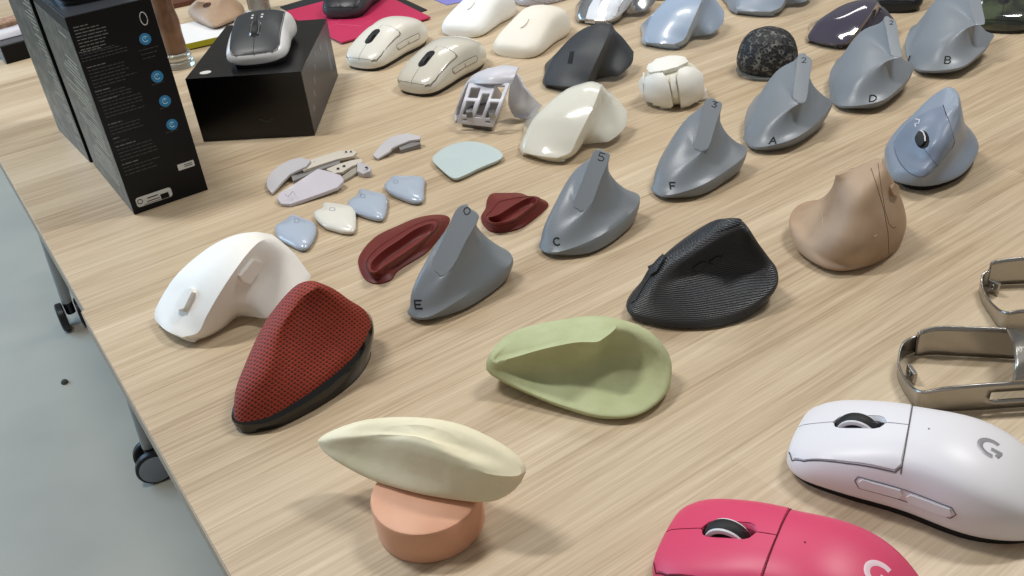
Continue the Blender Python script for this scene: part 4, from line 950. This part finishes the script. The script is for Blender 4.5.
# ------------------------------------------------------------------ skeletal frame with thumb wing
sk_m = mat('pale_lilac_white_plastic', (206, 206, 214), .33)
TL, TR_, BR, BL = (469, 84, 46), (510, 84, 50), (493, 127, 9), (457, 123, 9)
def quad(a, b): # a 0 top..1 bottom, b 0 left..1 right
    f = [[u*(1-b)+v*b for u, v in zip(p, q)] for p, q in ((TL, TR_), (BL, BR))]
    x, y, z = [f[0][i]*(1-a)+f[1][i]*a for i in range(3)]; return (x, y, z+5*math.sin(math.pi*a))
t = thing('skeletal_mouse_frame', 'pale skeletal mouse frame with open windows and a curled thumb wing', 'mouse part', at(500, 122))
rows = [[at(*quad(a/6, b/6)) for b in range(7)] for a in range(7)]
o = link('lattice_plate', *sheet(rows, 6, 6, holes=((.10, .36, .08, .34), (.44, .78, .08, .30), (.24, .80, .42, .60), (.06, .36, .68, .93), (.44, .80, .70, .92), (.86, .93, .12, .24), (.86, .93, .76, .88))), sk_m, t, smooth=50); solid(o, 3, bev=.5)
o = link('palm_shell', *sheet([[at(*p) for p in r] for r in (
 [(455, 122, 1), (456, 112, 9), (468, 84, 44), (489, 84, 52), (511, 84, 48)],
 [(470, 110, 1), (463, 92, 26), (473, 79, 51), (492, 77, 58), (514, 78, 54)],
 [(488, 105, 1), (472, 80, 42), (481, 73, 57), (498, 70, 61), (517, 71, 58)],
 [(505, 98, 1), (488, 72, 52), (495, 68, 58), (506, 66, 60), (519, 68, 58)])], 5, 5, sharp_cols=(2,)), sk_m, t, smooth=60); solid(o, 2.4, bev=.4)
o = link('thumb_wing', *sheet([[at(*p) for p in r] for r in (
 [(512, 78, 52), (509, 92, 36), (509, 104, 20), (512, 112, 8), (515, 117, 3)],
 [(517, 74, 56), (517, 90, 38), (517, 104, 22), (520, 113, 8), (523, 119, 3)],
 [(519, 76, 54), (524, 90, 38), (526, 101, 24), (529, 110, 12), (532, 117, 4)],
 [(521, 82, 48), (527, 90, 40), (533, 97, 30), (538, 102, 20), (542, 105, 14)])], 5, 5), sk_m, t, smooth=60); solid(o, 2.4, bev=.4)
a_ = [at(*quad(.40, .5)), at(*quad(.86, .5))]
o = link('wheel_bridge', *box_mesh(at(*quad(.80, .38))-Vector((0, 0, 4)), at(*quad(.80, .66))-at(*quad(.80, .38)), at(*quad(.92, .40))-at(*quad(.80, .40)), (0, 0, 7)), gp, t, smooth=0); bevel(o, .6)
for b_ in (.20, .80):
    q = at(*quad(.62, b_)); link('switch', *box_mesh(q-Vector((4, 6, 9)), (7, 0, 0), (0, 12, 0), (0, 0, 7)), chrome if b_ > .5 else gpd, t, smooth=0)
o = link('under_tray', *box_mesh(at(462, 126, 1), at(492, 131, 1)-at(462, 126, 1), (at(505, 100, 1)-at(492, 131, 1))*.8, (0, 0, 5)), mat('smoky_plastic', (96, 92, 88), .3), t, smooth=0); bevel(o, .5)

# ------------------------------------------------------------------ white lobed ball
lob = mat('white_lobe_plastic', (234, 232, 224), .45)
def dome_thing(cx, cy, prof, m, t, name='body', sqx=1, n=14):
    c = at(cx, cy); R = [[c+Vector((math.cos(2*math.pi*k/n)*r*sqx, math.sin(2*math.pi*k/n)*r, z)) for k in range(n)] for r, z in prof]
    return link(name, *ringloft(R, 4, 4), m, t, smooth=60)
t = thing('lobed_ball', 'white three-lobed ball with a centre pillar, behind model F', 'mouse model', at(672, 96))
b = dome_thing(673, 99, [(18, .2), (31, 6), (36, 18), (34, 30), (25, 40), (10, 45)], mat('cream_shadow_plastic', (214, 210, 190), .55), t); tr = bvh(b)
for nm, pts in (('lobe', [(650, 72), (652, 64), (661, 59.5), (674, 59), (684, 62), (687, 66), (677, 71), (665, 74), (653, 75)]),
                ('lobe', [(649, 79), (656, 76), (664, 75.5), (668, 80), (671, 92), (673, 102), (671, 109), (665, 112), (657, 111), (651, 104), (648, 92)]),
                ('lobe', [(678, 73), (685, 70.5), (692, 71), (699, 76), (700, 88), (699, 98), (692, 104), (684, 107), (680, 104), (679, 92), (676.5, 80)]),
                ('side_lobe', [(643, 76), (647, 71), (647, 84), (648, 95), (652, 106), (655, 110), (648, 104), (641, 95), (639, 87)]),
                ('centre_post', [(670, 77), (675, 75.5), (676, 84), (677.5, 95), (676, 98), (673, 95), (671, 86)])):
    link(nm, *drape_patch(tr, pts, 6.0 if nm != 'centre_post' else 3.0, grid=3), lob, t, smooth=50)
link('small_foot', *lathe([(7, .2), (9, 3), (8, 12), (4, 16)], at(700, 99), 20), lob, t)
# ------------------------------------------------------------------ black mesh ball
def vein_material():
    m = bpy.data.materials.new('black_veined_mesh'); m.use_nodes = True; nt = m.node_tree; b = nt.nodes['Principled BSDF']; N = nt.nodes.new; Lk = nt.links.new
    tc = N('ShaderNodeTexCoord'); v = N('ShaderNodeTexVoronoi'); v.feature = 'DISTANCE_TO_EDGE'; v.inputs['Scale'].default_value = 260; Lk(tc.outputs['Object'], v.inputs['Vector'])
    n = N('ShaderNodeTexNoise'); n.inputs['Scale'].default_value = 160; Lk(tc.outputs['Object'], n.inputs['Vector'])
    mu = N('ShaderNodeMath'); mu.operation = 'MULTIPLY'; Lk(v.outputs['Distance'], mu.inputs[0]); mu.inputs[1].default_value = 1
    ad = N('ShaderNodeMath'); ad.operation = 'SUBTRACT'; Lk(n.outputs['Fac'], ad.inputs[0]); Lk(mu.outputs[0], ad.inputs[1])
    r = N('ShaderNodeValToRGB'); e = r.color_ramp.elements; e[0].position = .42; e[0].color = lin((16, 17, 22)); e[1].position = .60; e[1].color = lin((116, 115, 110))
    Lk(ad.outputs[0], r.inputs[0]); Lk(r.outputs[0], b.inputs['Base Color']); b.inputs['Roughness'].default_value = .6
    bp = N('ShaderNodeBump'); bp.inputs['Strength'].default_value = 1; bp.inputs['Distance'].default_value = .001; Lk(ad.outputs[0], bp.inputs['Height']); Lk(bp.outputs[0], b.inputs['Normal'])
    return m
t = thing('mesh_ball', 'black speckled mesh ball on a thin clear ring, behind model A', 'mouse model', at(765, 78))
dome_thing(766.5, 70, [(28, 4), (36, 6), (38, 16), (34, 34), (25, 47), (10, 54)], vein_material(), t, n=11)
link('clear_ring', *lathe([(30, .1), (34, .3), (35, 3.5), (31, 4)], at(764, 72), 40), mat('clear_plastic', (225, 228, 225), .08, trans=.85, ior=1.45), t)

# ------------------------------------------------------------------ things at the back
pp = [(282, 12), (341.5, 42), (430.5, 16.8), (372, -12)]
t = thing('mouse_pad', 'flat black sheet lying under the bright pink pad', 'pad', at(355, 10))
slab('sheet', [(280, 6.5, 2), (334, 36, 2), (427, 9.5, 2), (366, -19, 2)], 1.9, mat('black_matte_sheet', (30, 32, 35), .6), t, .2, z0=.1)
t = thing('pink_pad', 'bright pink flat pad with the dark grey sculpted mouse on it', 'pad', at(355, 14))
pinkm = mat('bright_pink_sheet', (186, 40, 84), .55, bump=.1, bscale=40)
b = slab('sheet', [(x, y, 4.9) for x, y in pp], 2.7, pinkm, t, .3)
link('crease', *tube([at(x, y, 5.0) for x, y in ((324, 30), (336, 24), (360, 26), (372, 20))], .5, 5), mat('pale_pink', (226, 96, 136), .5), t)
link('crease', *tube([at(x, y, 5.0) for x, y in ((330, 22), (338, 22), (341, 19))], .5, 5), MATS['pale_pink'], t)
t = thing('paper_sheet', 'small lilac blue sheet at the top edge beside the pink pad', 'paper', at(447, 0))
slab('sheet', [(423, -5, 1.2), (447, 4.7, 1.2), (467, .5, 1.2), (446, -9, 1.2)], 1, mat('lilac_blue_paper', (132, 130, 200), .6), t, .1)
bo = at(186.5, 51); e1 = (at(213, 45)-bo).normalized(); e2 = Vector((-e1.y, e1.x, 0)); e2 = ((at(181, 26)-bo).normalized()+e2).normalized()
t = thing('booklet', 'white booklet with a yellow green spine, behind the wide black box', 'book', bo+e1*60+e2*50)
link('cover', *box_mesh(bo+Vector((0, 0, 2)), e1*150, e2*120, (0, 0, 9)), mat('white_cover_card', (232, 232, 230), .4), t, smooth=0)
link('spine', *box_mesh(bo-e2*1.2+Vector((0, 0, 2)), e1*150, e2*1.2, (0, 0, 9)), mat('yellow_green_spine', (172, 168, 30), .5), t, smooth=0)
link('lower_cover', *box_mesh(bo+Vector((0, 0, .2))-e2*1, e1*150, e2*121, (0, 0, 1.8)), card_black, t, smooth=0)
CS = [[(192, 18, 11.2), (206, 26, 11.2), (215, 28, 11.2), (228, 24, 11.2), (242, 16, 11.2), (240, 8, 11.2), (222, 6, 11.2), (202, 8, 11.2)],
 [(188, 13, 22), (204, 22, 20), (215, 26, 18), (227, 21, 20), (243, 13, 20), (240, 3, 22), (222, 0, 22), (198, 2, 24)],
 [(190, 7, 36), (204, 10, 34), (215, 14, 30), (225, 8, 34), (233, 3, 36), (230, -4, 40), (218, -5, 44), (202, -3, 44)],
 [(197, 1, 48), (206, 2, 46), (213, 2, 44), (220, 0, 46), (224, -3, 48), (220, -6, 50), (213, -8, 54), (204, -5, 54)]]
R = px_rings(CS); t = thing('clay_sculpt', 'brown clay hand-shaped mouse sculpt standing on the white booklet', 'mouse model', sum(R[0], Vector())/8)
b = link('body', *ringloft(R, 5, 5), clay, t, smooth=60); tr = bvh(b)
link('finger_hollow', *drape_patch(tr, ell(207, 5, 4.5, 2.2, -20), .3, grid=2), mat('dark_clay_hollow', (84, 58, 44), .8), t)
jc = at(180.5, 66)
t = thing('clay_display_model', 'brown clay column standing in a clear round base beside the tall box', 'model', jc)
link('clear_base', *lathe([(21, .1), (22, 1), (22, 9), (19, 11), (20.5, 13), (20.5, 21), (19, 22)], jc, 40), mat('clear_acrylic', (215, 212, 200), .08, trans=.7, ior=1.45), t)
prof = [(15.5+1.3*math.sin(z*.05)+.5*math.sin(z*.17), 22+z) for z in range(0, 150, 6)]
link('clay_body', *lathe(prof, jc, 36), mat('brown_streaked_clay', (132, 98, 74), .35, coat=.3, col2=(96, 68, 50), vscale=35), t)
cc = at(261, 14)
t = thing('clear_cup', 'clear cup with dark contents at the top edge behind the black and white mouse', 'cup', cc)
link('glass', *lathe([(17, .2), (19, 1), (20, 60), (21, 90), (19.5, 90), (18.4, 60), (17.4, 3)], cc, 36), MATS['clear_acrylic'], t)
link('contents', *lathe([(5, 3.2), (14, 3.4), (15, 50), (8, 62)], cc+Vector((0, 0, 0)), 24), mat('dark_brown_contents', (58, 40, 32), .5), t)
# box at the far left with things on it
q0 = at(7, 64.5); f1 = (at(30, 58.2)-q0).normalized(); f2 = Vector((-f1.y, f1.x, 0)); HB = 30
t = thing('low_box', 'low dark box at the left edge behind the tall retail boxes', 'box', q0+f1*60+f2*60)
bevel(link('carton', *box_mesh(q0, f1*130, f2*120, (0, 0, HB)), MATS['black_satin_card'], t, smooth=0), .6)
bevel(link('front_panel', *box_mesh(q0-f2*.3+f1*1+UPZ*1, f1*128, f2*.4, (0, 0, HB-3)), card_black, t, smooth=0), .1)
link('side_panel', *box_mesh(q0-f1*.3+f2*1+UPZ*1, f2*118, f1*.4, (0, 0, HB-2)), mat('grey_side_card', (120, 120, 116), .5), t, smooth=0)
w0 = q0+f2*38+UPZ*(HB+.3)
fw = lambda x, y, z=0: w0+f1*x+f2*y+Vector((0, 0, z))
t = thing('wrapped_packet', 'shiny white wrapped packet on the low dark box at the left edge', 'packet', fw(35, 22))
slabv = ringloft([[fw(x, y, z) for x, y in ((-15, 0), (20, -3), (70, -2), (105, 0), (106, 28), (70, 34), (20, 33), (-15, 30))] for z in (0, 1.5)]+
 [[fw(x, y, 9+2*math.sin(x*.2)) for x, y in ((-13, 3), (20, 1), (70, 2), (103, 4), (103, 26), (70, 30), (20, 29), (-13, 27))],
  [fw(x, y, 11) for x, y in ((0, 9), (20, 8), (70, 8), (90, 10), (90, 20), (70, 22), (20, 22), (0, 20))]], 4, 4)
link('wrap', *slabv, mat('shiny_white_film', (214, 214, 222), .12, coat=.5, bump=.6, bscale=60), t, smooth=60)
t = thing('brown_pad', 'brown speckled pad behind the white packet at the top left corner', 'pad', fw(40, 58))
bevel(link('sheet', *box_mesh(fw(-15, 40), f1*125, f2*38, (0, 0, 16)), mat('brown_speckled_felt', (140, 108, 88), .9, bump=.8, bscale=200, col2=(172, 142, 120), vscale=200), t, smooth=0), 3)
# strip of brown card at the top
k0 = at(176, 8.5); g1 = (at(201, 3)-k0).normalized(); g2 = Vector((-g1.y, g1.x, 0))
t = thing('brown_folder', 'dark brown card folder at the top edge behind the clay sculpt', 'folder', k0+g1*30+g2*30)
bevel(link('cover', *box_mesh(k0-g1*40, g1*120, g2*90, (0, 0, 9)), mat('dark_brown_card', (92, 52, 34), .5), t, smooth=0), .4)
# clear faceted shell and a dark red model cut off by the top edge
def blob(name, label, cat, px, py, rx, ry, h, ang, m):
    c = at(px, py); d = pol(ang); l = Vector((-d.y, d.x, 0)); t = thing(name, label, cat, c)
    R = [[c+d*(math.cos(2*math.pi*k/12)*rx*s*(1+.06*(k % 3)))+l*(math.sin(2*math.pi*k/12)*ry*s)+Vector((0, 0, z)) for k in range(12)] for s, z in ((.9, .1), (1, 3), (.95, h*.5), (.6, h*.85), (.25, h))]
    return t, link('body', *ringloft(R, 3, 3), m, t, smooth=25)
t, b = blob('clear_shell', 'crinkled clear silvery plastic shell cut off by the top edge', 'mouse part', 545, -1, 50, 34, 26, 20, mat('crinkled_clear_film', (214, 210, 216), .08, trans=.45, coat=.6, bump=1, bscale=55))
tr = bvh(b); link('fold_line', *drape_line(tr, [(530, 0), (548, 4), (566, 0)], .5, lift=.1), gpd, t)
t, b = blob('dark_red_model', 'dark red and black model barely visible at the top edge', 'mouse model', 668, -5, 34, 24, 24, 30, mat('dark_maroon_gloss', (58, 22, 22), .25, coat=.4))
link('base', *lathe([(20, .1), (22, 2), (20, 4)], at(668, -4), 24), black_plastic, t)
